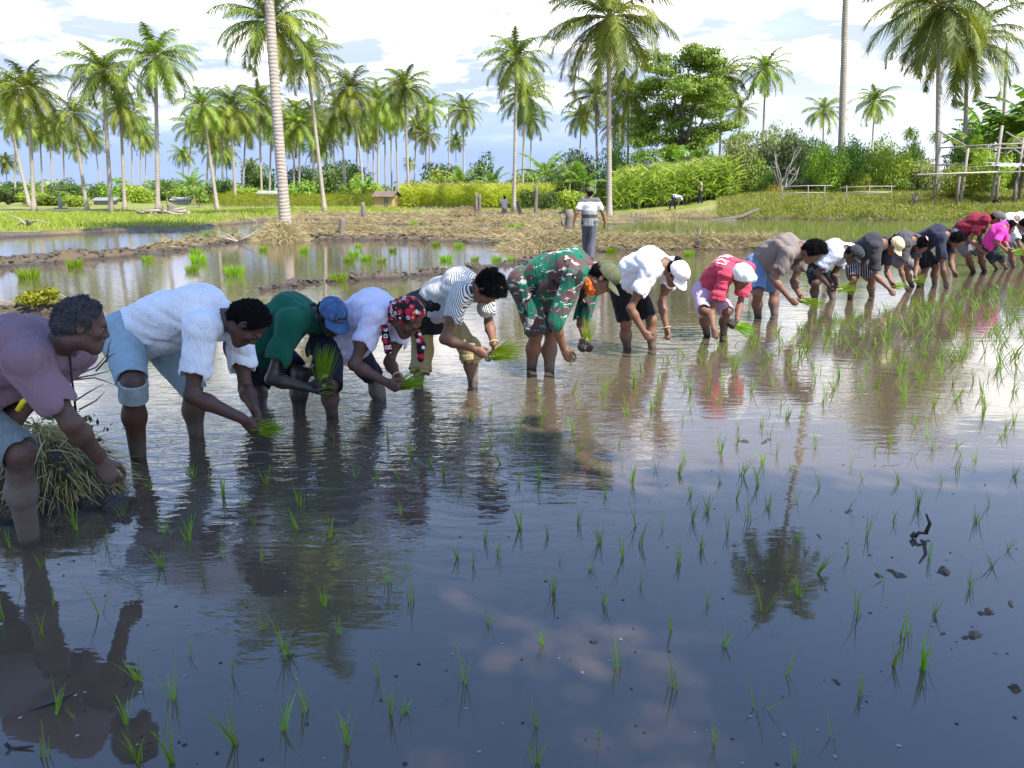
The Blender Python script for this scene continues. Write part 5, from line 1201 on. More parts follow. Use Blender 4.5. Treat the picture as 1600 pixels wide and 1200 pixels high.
# 2 man in the white printed tee
J = person('man in a white tee with grey block print and torn light denim shorts', -34, (214, 520), (350, 498), (388, 505), -62, (217, 718), (308, 684), (208, 600), (300, 605), (300, 618), (380, 655), (400, 674), (384, 608), (398, 640), (408, 664),
           SK_DARK, C_PRINT, C_DENIM, s=1.04, hy=12, sleeve=.60, sleeve_r=1.7, pant_len=(.86, 1.0), pant_w=1.3, hair=HAIR_BLACK, long_hair='crop', belly=.05, loose=1.5, seed=2, reachn=.55, bulge=.075, shoulder=1.12)
P2 = J
A = SDF(); O = J['O']; dn = nrm(J['aN']-J['kN']); A.cone(O(J['kN']-dn*.015), O(J['kN']+dn*.105), .076, .080, .01); A.disp = folds(22, .005, np.cross(dn, (1., 0, 0)), 14); A.cut(O(J['kN']+dn*.10), dn); A.cut(O(J['kN']-dn*.012), -dn); V, F = A.mesh(.005); o = link('torn_trouser_end', mesh_np('torn_trouser_end', V, F, C_DENIMC), J['root'])
bundle('small fan of bright seedlings in the hands of the man in the printed white tee', J['pN']+(.02, -.02, 0), (1, -.1, .12), 60, .15, .22, 0, 1)
# 3 green tee, denim cap, muddy arms
J = person('man in a bottle green tee and washed blue denim cap with mud covered arms', -38, (398, 540), (486, 490), (519, 494), -42, (408, 634), (468, 646), (404, 590), (470, 585), (424, 592), (484, 607), (508, 615), (494, 574), (503, 596), (506, 602),
           SK_MUD, C_GREEN, C_NAVY, s=1.0, hy=60, sleeve=.62, sleeve_r=1.9, pant_len=(1.15, .8), pant_w=1.4, hair=HAIR_BLACK, long_hair='cap', modeN='flat', modeF='grip', belly=.07, loose=1.5, seed=3, reachn=.54, bulge=.07, shoulder=1.12, nose=.9)
dm = add_cap(J, C_CAPBLUE, seam=m_seamd); P3 = J
def capface(dm, J, lift=.004):
    def f(s_, t_):
        p = dm(s_, t_); c = J['hp'](-.012, 0, .03); return np.asarray(p)+nrm(np.asarray(p)-c)*lift
    return f
text_on(J, 'GEHR', capface(dm, J), .50, -.42, .20, .42, m_ink, 'lettering', .05, J['cap'])
mb = MB(); fn = capface(dm, J, .002); ring = [fn(.36*math.cos(a), .12+.085*math.sin(a)) for a in np.linspace(0, 2*math.pi, 20)[:-1]]; mb.add(ring, [tuple(range(len(ring)))]); mb.build('oval_patch', m_patch, J['cap'], False)
bundle('thick tall seedling bundle with a black mud clod held by the man in green', J['pF']+(.02, -.02, .06), (.18, 0, 1), 110, .21, .32, .055, 2, .032)
bundle('few cut seedlings lying across the open muddy palm of the man in the green tee', J['pN']+(0, -.01, .022), (.9, -.3, .12), 16, .09, .5, 0, 3)
# 4 woman in lavender tee, ring print scarf
J = person('woman in a lavender white tee with a red black and white ring print head scarf', -40, (528, 535), (612, 484), (637, 497), -46, (520, 650), (596, 625), (516, 600), (584, 590), (553, 570), (603, 597), (620, 606), (608, 566), (622, 590), (630, 603),
           SK_DARK2, C_LAV, C_NAVY, s=1.0, hy=34, sleeve=.50, sleeve_r=1.7, pant_len=(1.0, .9), pant_w=1.6, modeN='grip', modeF='grip', belly=.09, loose=1.6, seed=4, fem=True, reachn=.53, bulge=.08, shoulder=1.2)
A = SDF(); hp, ax, hs = J['hp'], J['ax'], J['hs']; A.ell(hp(-.016, 0, .036), ax, np.array((.118, .098, .106))*hs, .02); A.cone(hp(-.07, 0, 0), hp(-.085, 0, -.08), .075*hs, .055*hs, .04, J['sd'], 1.2)
A.cone(hp(-.03, .075, .0), hp(.0, .082, -.11), .03*hs, .022*hs, .03); A.disp = folds(44, .005, J['f'], 16); A.cut(hp(.078, 0, .050), nrm(J['f']*.75-J['u']*.66)); A.cut(hp(.040, 0, -.01), nrm(J['f']*.97-J['u']*.25))
V, F = A.mesh(J['h']*.9); scarf = link('head_scarf', mesh_np('head_scarf', V, F, C_SCARF), J['root'])
for nm, a in (('near', [(601, 512), (603, 530), (606, 548)]), ('far', [(652, 520), (658, 540), (657, 560)])):
    A = SDF(); yq = J['hp'](0, 0, 0)[1]+J['base'][1]-(.10 if nm == 'near' else .02); pp = [J['O'](P(u, v, yq)) for u, v in a]
    A.cone(pp[0], pp[1], .024, .028, .02, CAM_F, .35); A.cone(pp[1], pp[2], .028, .026, .02, CAM_F, .35); A.disp = folds(46, .003, (0, 0, 1), 20); V, F = A.mesh(.005); link('scarf_end', mesh_np('scarf_end', V, F, C_SCARF), scarf)
bracelet(J, J['wF'], J['eF'], m_gold, .034); P4 = J
bundle('seedling bundle in the hands of the woman in the ring print head scarf', J['pF']+(.02, -.03, .01), (.9, -.1, .42), 80, .17, .35, 0, 4)
# 5 striped top
J = person('woman in a black and white striped top with hair bun and rolled khaki trousers', -36, (668, 480), (744, 447), (764, 452), -82, (654, 602), (740, 600), (660, 548), (735, 545), (694, 530), (742, 546), (760, 557), (764, 505), (772, 538), (774, 554),
           SK_MID, C_STRIPE, C_KHAKI, s=.97, hy=24, sleeve=.52, sleeve_r=1.7, pant_len=(1.42, 1.22), pant_w=1.7, cuff=C_KHAKI, hair=HAIR_BLACK, long_hair=True, belly=.08, loose=1.5, seed=5, fem=True, reachn=.53, bulge=.06, hem=-.06, shoulder=1.12)
add_bun(J, HAIR_BLACK, (-.125, .0, .055), .042); P5 = J
mb = MB(); c = J['hp'](-.100, .0, .046); a = nrm(J['hp'](-.125, 0, .055)-J['hp'](0, 0, 0)); e1 = J['sd']; e2 = np.cross(a, e1); mb.tube([c+(e1*math.cos(x)+e2*math.sin(x))*(.036+.005*math.sin(9*x)) for x in np.linspace(0, 2*math.pi, 40)], .010, 6, cap=False); mb.build('scrunchie', m_yel, J['root'])
mb = MB(); e = J['hp'](-.01, -.09, -.042); th = np.linspace(0, math.pi, 6); mb.tube([e+np.array((0, 0, .008*math.cos(x))) for x in th], [.0005+.007*math.sin(x) for x in th], 7); mb.build('earring', simple('red_bead', (.5, .02, .03), .3, .1), J['root'])
A = SDF(); O = J['O']; up = np.array((0, 0, 1.)); A.cone(O(J['H']-J['spine']*.05), O(J['H']+J['spine']*.16), .150, .142, .05, J['lat'], 1.25); A.cone(O(J['hpN']), O(J['hpN']+(J['kN']-J['hpN'])*.5), .140, .118, .04); A.cone(O(J['H']+J['spine']*.12-up*.04), O(J['H']+J['spine']*.10-up*.22), .095, .055, .05, J['lat'], 1.2)
A.disp = folds(51, .007, up, 12); A.cut(O(J['hpN']+(J['kN']-J['hpN'])*.46), (J['kN']-J['hpN'])); V, F = A.mesh(J['h']); link('black_wrap', mesh_np('black_wrap', V, F, C_BLACK), J['root'])
bracelet(J, J['wF'], J['eF'], m_gold, .034)
bundle('big bright seedling bundle in the hands of the woman in the striped top', J['pF']+(.02, -.03, .0), (.92, -.1, .38), 120, .21, .42, .028, 5, .024)
# 6 soldier
J = person('man in green brown camouflage uniform and olive cap with an orange neck scarf', -34, (828, 440), (918, 424), (944, 434), -54, (831, 577), (859, 580), (838, 520), (862, 520), (868, 505), (881, 546), (889, 560), (909, 500), (912, 522), (916, 534),
           SK_LIT, C_CAMO, C_CAMO, s=1.02, hy=6, sleeve=.98, sleeve_r=1.6, pant_len=(.98, .94), pant_w=1.7, cuff=C_CAMO, hair=HAIR_BLACK, long_hair='cap', modeN='pinch', modeF='grip', belly=.08, loose=1.6, seed=6, reachn=.54, bulge=.07, hem=.04, shoulder=1.1)
dm = add_cap(J, C_OLIVE, peak=1.1, seam=m_seamo); P6 = J
fn = capface(dm, J, .003); mb = MB()
for sg in (1, -1): mb.tube([fn(sg*(.08+.20*math.sin(x)), .16+.26*x/2.4) for x in np.linspace(0, 2.4, 9)], .0045, 5)
mb.tube([fn(.10*math.cos(x), .30+.10*math.sin(x)) for x in np.linspace(0, 6.28, 12)], .004, 5); mb.build('gold_wreath_badge', m_goldp, J['cap'])
A = SDF(); hp = J['hp']; A.cone(hp(-.03, 0, -.115), hp(.02, 0, -.125), .062, .052, .03, J['sd'], 1.05); A.cone(hp(.02, 0, -.13), hp(.03, -.01, -.175), .042, .024, .03, J['sd'], 1.3); A.disp = folds(61, .006, J['sd'], 18); A.cut(hp(.0, 0, -.092), J['u']); V, F = A.mesh(J['h']); link('neck_scarf', mesh_np('neck_scarf', V, F, C_ORANGE), J['root'])
bundle('seedlings with a big black mud clod in the far hand of the man in camouflage', J['pF']+(.015, -.03, .015), (.12, 0, 1), 45, .20, .30, .055, 6, .02)
bundle('tiny dark seedling pressed into the mud by the man in camouflage', J['hN']+(.02, -.02, -.015), (.2, 0, 1), 5, .05, .1, .014, 66, .006)
# 7 white tee, white cap
J = person('woman in a white tee and white cap with black shorts', -36, (974, 438), (1036, 412), (1058, 428), -62, (981, 546), (1020, 546), (978, 505), (1018, 500), (985, 482), (1006, 518), (1017, 532), (1034, 474), (1042, 514), (1044, 528),
           SK_MID, C_WHITE, C_BLACK, s=.98, hy=42, sleeve=.50, sleeve_r=1.9, pant_len=(.88, .86), pant_w=1.6, hair=HAIR_BLACK, long_hair='cap', modeN='pinch', modeF='grip', belly=.07, loose=1.6, seed=7, fem=True, reachn=.52, bulge=.07, hem=-.01, shoulder=1.15)
dm = add_cap(J, C_WCAP, seam=m_seamw); add_bun(J, HAIR_BLACK, (-.115, 0, .06), .040); bracelet(J, J['wF'], J['eF'], m_gold, .036); P7 = J
text_on(J, 'IC', capface(dm, J, .003), .16, -.14, .20, .42, m_ink, 'lettering', 0, J['cap'])
# 8 red tee, white head cloth
J = person('woman in a raspberry red tee, white head cloth and pale pink trousers', -44, (1106, 455), (1152, 418), (1160, 434), -52, (1106, 524), (1131, 524), (1100, 484), (1135, 486), (1111, 489), (1115, 514), (1117, 526), (1156, 478), (1152, 498), (1148, 508),
           SK_MID, C_RED, C_PINKP, s=.93, hy=52, sleeve=.62, sleeve_r=2.0, pant_len=(.98, 1.0), pant_w=1.8, modeN='pinch', modeF='grip', belly=.07, loose=1.7, seed=8, fem=True, reachn=.50, bulge=.08, hem=.02, shoulder=1.25)
A = SDF(); hp, ax, hs = J['hp'], J['ax'], J['hs']; A.ell(hp(-.016, 0, .040), ax, np.array((.122, .104, .110))*hs, .02); A.cone(hp(-.06, 0, .02), hp(-.09, 0, -.05), .085, .06, .04, J['sd'], 1.2); A.cone(hp(.06, .06, .08), hp(.10, .10, .02), .04, .012, .03)
A.disp = folds(81, .006, J['f'], 14); A.cut(hp(.07, 0, .035), nrm(J['f']*.7-J['u']*.72)); V, F = A.mesh(J['h']*.9); hc = link('head_cloth', mesh_np('head_cloth', V, F, C_HEADW), J['root']); P8 = J
def backpos(J, lift=.006):
    O = J['O']; s = J['s']
    # ray cast from above the back straight down onto the shirt
    sh = [c for c in J['root'].children if c.name.startswith('shirt')][0].data; from mathutils.bvhtree import BVHTree
    bv = BVHTree.FromPolygons([v.co for v in sh.vertices], [tuple(p.vertices) for p in sh.polygons]); mid = O(J['H']+(J['Nk']-J['H'])*.5)
    def f(a, b_):
        st = mid+J['spine']*a+J['lat']*b_+J['dors']*.5; hit = bv.ray_cast(Vector(st), Vector(-J['dors']))
        return (np.array(hit[0])+J['dors']*lift) if hit[0] else mid+J['spine']*a+J['lat']*b_+J['dors']*.15
    return f
fn = backpos(J)
text_on(J, 'SMUKI', lambda a, b_: fn(b_, a), -.13, .15, .24, .15, m_white, 'back_print'); text_on(J, 'UNITED', lambda a, b_: fn(b_, a), -.10, .13, .13, .08, m_white, 'back_print')
mb = MB(); mb.tube([fn(-.20, -.09), fn(-.12, -.12), fn(.02, .02), fn(.04, .12)], .004, 5); mb.build('back_print', m_white, J['root'])
bundle('seedlings with a black clod in the far hand of the woman in the red tee', J['pF']+(.03, -.03, -.01), (.8, -.1, -.25), 70, .20, .35, .05, 8, .024)
# 9 brown tee
J = person('black haired man in a grey brown tee and blue denim shorts', -34, (1186, 412), (1248, 386), (1272, 394), -62, (1185, 496), (1211, 493), (1184, 458), (1210, 456), (1209, 436), (1234, 466), (1244, 475), (1240, 440), (1250, 462), (1254, 470),
           SK_MID, C_TAUPE, C_DENIM2, s=1.05, hy=14, sleeve=.58, sleeve_r=1.7, pant_len=(.84, .84), pant_w=1.6, hair=HAIR_BLACK, long_hair=True, belly=.07, loose=1.5, seed=9, reachn=.55, bulge=.07, hem=.02, shoulder=1.15); P9 = J
bundle('drooping bright seedling bundle held by the man in the grey brown tee', J['pF']+(.03, -.03, 0), (.95, -.1, -.15), 80, .24, .3, 0, 9, .022)
# 10 pale tee, dark cap
J = person('man in a pale grey tee and dark cap beside the man in grey brown', -34, (1272, 412), (1318, 390), (1334, 398), -55, (1274, 471), (1302, 468), (1274, 442), (1298, 440), (1276, 426), (1295, 446), (1302, 454), (1302, 428), (1307, 446), (1310, 452),
           SK_DARK, C_PALE, C_BLACK, s=1.0, hy=14, sleeve=.62, sleeve_r=2.0, pant_len=.9, pant_w=1.5, hair=HAIR_BLACK, long_hair='cap', belly=.07, loose=1.7, seed=10, bulge=.06, eyes=False, shoulder=1.1); add_cap(J, C_DKCAP, peak=.6)
bundle('bright seedling bundle held by the man in the pale grey tee', J['pF']+(.03, -.03, 0), (.9, -.1, .2), 60, .22, .3, 0, 10, .022)
# 11 black tee, cream cap, striped shorts
J = person('woman in a black tee, cream cap and dark striped shorts', -32, (1332, 402), (1378, 378), (1398, 384), -58, (1329, 467), (1363, 463), (1334, 436), (1362, 436), (1367, 430), (1390, 452), (1398, 464), (1386, 426), (1392, 440), (1396, 446),
           SK_LIT, C_CHAR, C_SHST, s=1.0, hy=28, sleeve=.70, sleeve_r=1.9, pant_len=.88, pant_w=1.7, hair=HAIR_BLACK, long_hair='cap', modeN='pinch', belly=.07, loose=1.6, seed=11, fem=True, bulge=.06, eyes=False, shoulder=1.15); add_cap(J, C_TANCAP); add_bun(J, HAIR_BLACK, (-.115, 0, .05), .036)
bundle('pale green seedling bundle behind the planting hand of the woman in the cream cap', J['pF']+(.02, 0, 0), (.9, .1, .2), 50, .18, .3, 0, 11, .02)
# 12 dark grey tee, flower in hair
J = person('woman in a dark grey tee with a pink flower in her hair', -34, (1386, 392), (1426, 374), (1440, 384), -58, (1427, 447), (1438, 446), (1416, 420), (1432, 420), (1407, 420), (1415, 446), (1419, 456), (1432, 418), (1430, 432), (1431, 438),
           SK_MID, C_GREYT, C_GRSH, s=.95, hy=14, sleeve=.6, sleeve_r=1.8, pant_len=.85, pant_w=1.8, hair=HAIR_BLACK, long_hair=True, modeN='pinch', belly=.06, loose=1.6, seed=12, fem=True, bulge=.07, eyes=False, Y0=12.6); add_bun(J, HAIR_BLACK, (-.10, 0, .08), .04)
mb = MB(); c = J['hp'](-.06, -.05, .125)
for k in range(5):
    a = k*2*math.pi/5; e = J['u']*.3+np.cross(J['u'], J['sd'])*math.cos(a)+J['sd']*math.sin(a); e = nrm(e); s_ = np.cross(J['u'], e); mb.add([c, c+e*.03+s_*.022, c+e*.055, c+e*.03-s_*.022], [(0, 1, 2, 3)])
mb.build('hair_flower', m_flower, J['root'], False)
bundle('limp seedling bundle held by the woman with the pink hair flower', J['pF']+(.0, -.02, 0), (.6, -.1, .1), 50, .2, .4, 0, 12, .02)
# 13 navy tee
J = person('person with straight black hair in a blue black tee, second last of the dark tees', -34, (1432, 385), (1478, 366), (1496, 376), -50, (1440, 446), (1461, 445), (1446, 418), (1462, 416), (1474, 422), (1477, 440), (1479, 448), (1486, 410), (1490, 424), (1493, 430),
           SK_MID, C_NAVYT, C_BLACK, s=1.0, hy=6, sleeve=.62, sleeve_r=1.8, pant_len=.9, pant_w=1.5, hair=HAIR_BLACK, long_hair=True, modeN='pinch', belly=.06, loose=1.6, seed=13, bulge=.07, eyes=False, Y0=12.9)
# 14 maroon tee
J = person('man in a maroon tee and brown grey cap with grey shorts near the right edge', -28, (1494, 368), (1540, 339), (1558, 342), -34, (1523, 424), (1540, 423), (1512, 398), (1532, 396), (1514, 373), (1534, 391), (1541, 396), (1530, 374), (1540, 388), (1545, 393),
           SK_LIT, C_MAROON, C_GRSH, s=1.05, hy=6, sleeve=.62, sleeve_r=1.9, pant_len=.9, pant_w=1.8, hair=HAIR_BLACK, long_hair='cap', belly=.07, loose=1.6, seed=14, bulge=.05, eyes=False, Y0=14.8); add_cap(J, C_BRCAP)
bundle('yellow green seedling bundle in the hands of the man in the maroon tee', J['pF']+(.05, -.05, 0), (.9, -.1, .25), 50, .26, .3, 0, 14, .025)
# 15 girl in pink
J = person('girl in a hot pink long sleeved top with dark hair', -24, (1546, 382), (1568, 355), (1578, 355), -28, (1560, 418), (1575, 417), (1548, 400), (1562, 400), (1556, 378), (1568, 388), (1573, 392), (1570, 378), (1576, 388), (1580, 392),
           SK_LIT, C_HOT, C_NAVY, s=.86, hy=10, sleeve=.95, sleeve_r=1.6, pant_len=1.2, pant_w=1.6, hair=HAIR_BLACK, long_hair=True, belly=.06, loose=1.5, seed=15, fem=True, bulge=.05, eyes=False, Y0=14.4)
bundle('seedling bundle in the hands of the girl in the hot pink top', J['pF']+(.04, -.03, 0), (.9, -.1, .1), 40, .22, .3, 0, 15, .02)
# 16, 17 at the very edge
J = person('planter in a white tee half hidden behind the girl in pink at the right edge', -24, (1560, 360), (1586, 342), (1604, 352), -40, (1585, 418), (1606, 415), (1580, 396), (1598, 394), (1594, 384), (1604, 400), (1610, 404), (1606, 378), (1612, 392), (1616, 398),
           SK_MID, C_PALE, C_GRSH, s=1.0, hy=6, sleeve=.6, sleeve_r=1.7, pant_len=.9, hair=HAIR_BLACK, long_hair=True, belly=.06, seed=16, bulge=.05, eyes=False, Y0=16.3)
J = person('planter in a black tee cut by the right edge of the photo', -24, (1606, 370), (1630, 350), (1640, 352), -40, (1620, 408), (1640, 406), (1615, 390), (1632, 388), (1612, 386), (1606, 398), (1604, 404), (1640, 380), (1646, 392), (1650, 398),
           SK_MID, C_BLACK, C_BLACK, s=1.0, hy=6, sleeve=.6, sleeve_r=1.7, pant_len=.9, hair=HAIR_BLACK, long_hair=True, belly=.06, seed=17, bulge=.05, eyes=False, Y0=16.6)

# ---- upright and distant figures
def standing(label, u, v, Y, H, skin, shirt, pants, facing, hair=None, cap=None, skirt=None, group=None, arms=(.10, .10), stride=.12, seed=0, dz=0.0, sleeve=.6, bend=0.0, zabs=None):
    """upright walker seen from any side: facing is an angle in the ground plane (90 = away from the camera)"""
    g = P(u, v, Y); base = np.array((g[0], Y, ht(g[0], Y)+dz if zabs is None else zabs)); root = thing('person', label, 'person', base, 0, group); k = H/1.72
    F_ = np.array((math.cos(R(facing)), math.sin(R(facing)), 0)); L = np.array((-F_[1], F_[0], 0)); up = np.array((0, 0, 1.))
    hip = up*.92*k; nk = hip+nrm(up*math.cos(R(bend))+F_*math.sin(R(bend)))*.52*k; sp = nrm(nk-hip); hd = nk+nrm(sp+F_*.25)*.17*k; S = SDF(); r = lambda x: x*k; h = max(.007, Y*.00075)
    S.cone(hip+L*.085*k, hip-L*.085*k, r(.095), r(.095), .05); S.cone(hip, hip+sp*.2*k, r(.105), r(.095), .05, L, 1.25); S.cone(hip+sp*.2*k, hip+sp*.4*k, r(.095), r(.105), .05, L, 1.35); S.cone(hip+sp*.4*k, nk, r(.1), r(.05), .05, L, 1.3)
    S.cone(nk-sp*.03*k+L*.165*k, nk-sp*.03*k-L*.165*k, r(.055), r(.055), .05); S.cone(nk, hd, r(.052), r(.05), .03)
    ax = np.stack([F_, L, up]); S.ell(hd+up*.03*k, ax, np.array((.098, .077, .09))*k, .02); S.ell(hd+F_*.03*k-up*.045*k, ax, np.array((.06, .056, .07))*k, .03); S.cone(hd+F_*.092*k, hd+F_*.112*k-up*.035*k, r(.009), r(.013), .01)
    for q in (1, -1): S.ell(hd+L*q*.08*k-up*.01*k, ax, np.array((.018, .008, .03))*k, .006)
    T = SDF(); g_ = lambda x: x*k+.02
    T.cone(hip-sp*.05*k, hip+sp*.2*k, g_(.120), g_(.106), .05, L, 1.42); T.cone(hip+sp*.2*k, hip+sp*.4*k, g_(.106), g_(.106), .05, L, 1.28); T.cone(hip+sp*.4*k, nk-sp*.02*k, g_(.104), g_(.046), .04, L, 1.28)
    T.cone(nk-sp*.035*k+L*.15*k, nk-sp*.035*k-L*.15*k, g_(.054), g_(.054), .05); T.cut(hip-sp*.09*k, -sp); T.disp = folds(seed+5, .007, sp, 8)
    Pn = SDF(); Pn.cone(hip+L*.085*k, hip-L*.085*k, g_(.088), g_(.088), .05)
    for q, st, ao in ((1, stride, arms[0]), (-1, -stride, arms[1])):
        kn = hip+L*q*.09*k-up*.43*k+F_*(st*.9+.03)*k; an = L*q*.09*k+up*.07*k+F_*st*1.3*k-F_*(.12*k if st < 0 else 0); S.cone(hip+L*q*.085*k, kn, r(.088), r(.054), .04); S.cone(kn, an, r(.054), r(.036), .04); S.cone(an-up*.03*k, an+F_*.15*k-up*.05*k, r(.038), r(.026), .03)
        Pn.cone(hip+L*q*.085*k, kn, g_(.086), g_(.058), .04); Pn.cone(kn, an+up*.06*k, g_(.058), g_(.048), .04)
        sh = nk-sp*.03*k+L*q*.17*k; el = sh-up*.27*k+L*q*ao*k-F_*st*.8*k; wr = el-up*.235*k+L*q*ao*.5*k+F_*.05*k-F_*st*.5*k; S.cone(sh, el, r(.052), r(.038), .03); S.cone(el, wr, r(.04), r(.027), .03)
        add_hand(S, wr, -up+F_*.15, -L*q, F_, k, 'down'); T.cone(sh, sh+(el-sh)*sleeve, g_(.056), g_(.054), .04)
    V, Fc = S.mesh(h); link('body', mesh_np('body', V, Fc, skin), root)
    V, Fc = T.mesh(h); link('shirt', mesh_np('shirt', V, Fc, shirt), root)
    if skirt is not None:
        A = SDF(); A.cone(hip, up*.32*k, g_(.12), g_(.19), .05, L, 1.15); A.disp = folds(seed, .012, up, 10); A.cut(up*.34*k, -up); V, Fc = A.mesh(h); link('skirt', mesh_np('skirt', V, Fc, skirt), root)
    else:
        Pn.disp = folds(seed+2, .006, up, 9); V, Fc = Pn.mesh(h); link('trousers', mesh_np('trousers', V, Fc, pants), root)
    J = dict(root=root, hp=lambda a, b, c: hd+(F_*a+L*b+up*c)*k, f=F_, sd=L, u=up, ax=ax, hs=k, h=h, s=k)
    if hair is not None: add_hair(J, hair, 'cap' if cap is not None else 'crop')
    if cap is not None: add_cap(J, cap)
    return root
def bands(levels):
    def f(t, p, c):
        z = t.sep(p)[2]
        for z0, z1, col in levels: c = t.mix(t.math('MULTIPLY', t.step(z, z0-.004, z0), t.math('SUBTRACT', 1, t.step(z, z1-.004, z1))), c, col)
        return c
    return f
C_POLO = cloth_mat('polo_with_grey_bands', (.74, .74, .72), .85, bands([(.6, 1.00, (.24, .245, .25)), (1.00, 1.085, (.075, .075, .07)), (1.085, 1.18, (.27, .275, .28)), (1.36, 1.6, (.12, .12, .125))]), .04)
C_JEANS = cloth_mat('grey_jeans', (.085, .09, .105), .85, None, .25); C_SKIRT = cloth_mat('dusty_pink_skirt', (.36, .13, .15)); C_BLOUSE = cloth_mat('pink_white_blouse', (.66, .50, .52))
standing('man in a white polo with grey bands and green cap walking away', 920, 392, 18.0, 1.68, SK_MID, C_POLO, C_JEANS, 78, HAIR_BLACK, C_OLIVE, arms=(.13, .12), stride=.10, seed=3, zabs=-.05)
standing('small distant woman in a pink skirt and pale blouse walking by the maize', 788, 334, 50, 1.55, SK_DARK, C_BLOUSE, C_SKIRT, 60, HAIR_BLACK, skirt=C_SKIRT, seed=4)
standing('distant worker bent over at the foot of the tall maize in a pale blue shirt', 1052, 316, 52, 1.6, SK_DARK, C_PALE, C_NAVY, 5, HAIR_BLACK, bend=96, seed=5)
standing('dark haired distant worker standing in front of the maize in navy trousers', 1093, 319, 53, 1.65, SK_DARK, C_KHAKI, C_NAVY, 170, HAIR_BLACK, seed=6, stride=.05)
# ================================================================== structures and small things
m_bamboo = simple('weathered_bamboo', (.30, .26, .21), .75, .35, 6, .3); m_bamboo2 = simple('pale_bamboo', (.50, .45, .36), .7, .3, 6, .3); m_wall = simple('ochre_plaster', (.40, .29, .13), .9, .2, 2, .2)
m_roof, t, b = material('rusty_tin_roof'); pos = t.new('ShaderNodeTexCoord').outputs['Object']
t.set(b, 'Base Color', t.mix(t.noise(pos, 1.6, 5), (.11, .07, .055), (.22, .16, .13))); b.inputs['Roughness'].default_value = .8
t.set(b, 'Normal', t.bump(t.math('SINE', t.math('MULTIPLY', t.sep(pos)[0], 40)), .4, .03))
# hut
Y = 69; c = P(604, 305, Y); z0 = ht(c[0], Y); hut = thing('hut', 'small ochre walled hut with a brown roof behind the maize', 'hut', (c[0], Y, z0+.05), R(-14)); hut.scale = (.66, .66, .66)
mb = MB(); mb.box((0, 0, .72), (2.6, 2.4, 1.5)); mb.add([(-1.29, -1.19, 1.46), (1.29, -1.19, 1.46), (1.29, 1.19, 1.46), (-1.29, 1.19, 1.46), (1.28, 0, 2.0), (-1.28, 0, 2.0)], [(1, 2, 4), (0, 5, 3)]); mb.build('wall', m_wall, hut, False)
mb = MB()
for sg in (1, -1): mb.add([(-1.6, sg*1.5, 1.36), (1.6, sg*1.5, 1.36), (1.6, 0, 2.08), (-1.6, 0, 2.08), (-1.6, sg*1.5, 1.31), (1.6, sg*1.5, 1.31), (1.6, 0, 2.03), (-1.6, 0, 2.03)], [(0, 1, 2, 3), (7, 6, 5, 4), (0, 4, 5, 1), (1, 5, 6, 2), (3, 7, 4, 0)])
mb.build('roof', m_roof, hut, False)
mb = MB(); mb.box((.4, -1.22, .68), (.6, .06, 1.25)); mb.build('door', m_wood, hut, False)
# pale things half hidden in the far bushes
m_white_wall = simple('whitewash', (.30, .30, .29), .9, .15, 2, .1)
m_grey_wall = simple('grey_boards', (.22, .22, .21), .9, .25, 3, .2)
def shed(label, u, v, Y, wd, hgt, kind):
    c = P(u, v, Y); r = thing('shed', label, 'shed', (c[0], Y, ht(c[0], Y)), R(10)); mb = MB(); mb.box((0, 0, hgt/2), (wd, wd*.6, hgt)); mb.build('wall', m_white_wall if kind == 1 else m_grey_wall, r, False)
    mb = MB(); mb.box((0, 0, hgt+.12), (wd*1.2, wd*.85, .08), ax=np.array(((1, 0, 0), (0, .98, .17), (0, -.17, .98)))); mb.build('roof', m_white_wall if kind == 1 else m_grey_wall, r, False)
shed('low white roofed shed half hidden by bananas left of the middle grove', 283, 318, 86, 1.7, .55, 1); shed('low grey walled shed between the leaning palm and the tall pale trunk', 166, 322, 88, 2.1, .5, 2); shed('small white shed left of the huge leaning trunk', 423, 318, 84, 2.2, 1.2, 1)
c = P(95, 326, 66); r = thing('white_marker', 'white painted stone marker standing in the grass field at left', 'marker stone', (c[0], 66, ht(c[0], 66))); mb = MB(); mb.tube([(0, 0, -.1), (0, 0, .55), (.02, 0, .95), (0, 0, 1.12)], [.16, .15, .10, .04], 9); mb.build('stone', m_white_wall, r); mb = MB(); mb.box((0, 0, .04), (.8, .7, .12)); mb.build('plinth', m_white_wall, r, False)
# stumps and posts
def post(label, u, v, Y, vt, rad, lean=0.0, name='wooden_post', cat='post', fork=False):
    c = P(u, v, Y); z0 = ht(c[0], Y); top = P(u, vt, Y)[2]; H = max(.3, top-z0); r = np.random.default_rng(int(u)); mb = MB(); n = 7
    pts = [(lean*H*(i/(n-1))+r.normal()*.012, r.normal()*.01, -.15+(H+.15)*i/(n-1)) for i in range(n)]; mb.tube(pts, rad*(1.12-.22*np.linspace(0, 1, n)+r.normal(size=n)*.03), 9)
    if fork: mb.tube([pts[3], (pts[3][0]-.18, 0, pts[3][2]+.22), (pts[3][0]-.22, .02, pts[3][2]+.5)], [rad*.6, rad*.45, rad*.3], 6)
    return tag(mb.build(name, m_wood, None, True, (c[0], Y, z0)), label, cat)
post('thick grey tree stump post beside the man in the striped polo', 890, 372, 23, 327, .13, -.03, 'tree_stump', 'stump', True); post('leaning wooden stump on the bund right of the straw heap', 534, 362, 28, 340, .12, .06, 'tree_stump', 'stump'); post('short pale stump in front of the young crop strip', 569, 338, 44, 316, .13, -.05, 'tree_stump', 'stump')
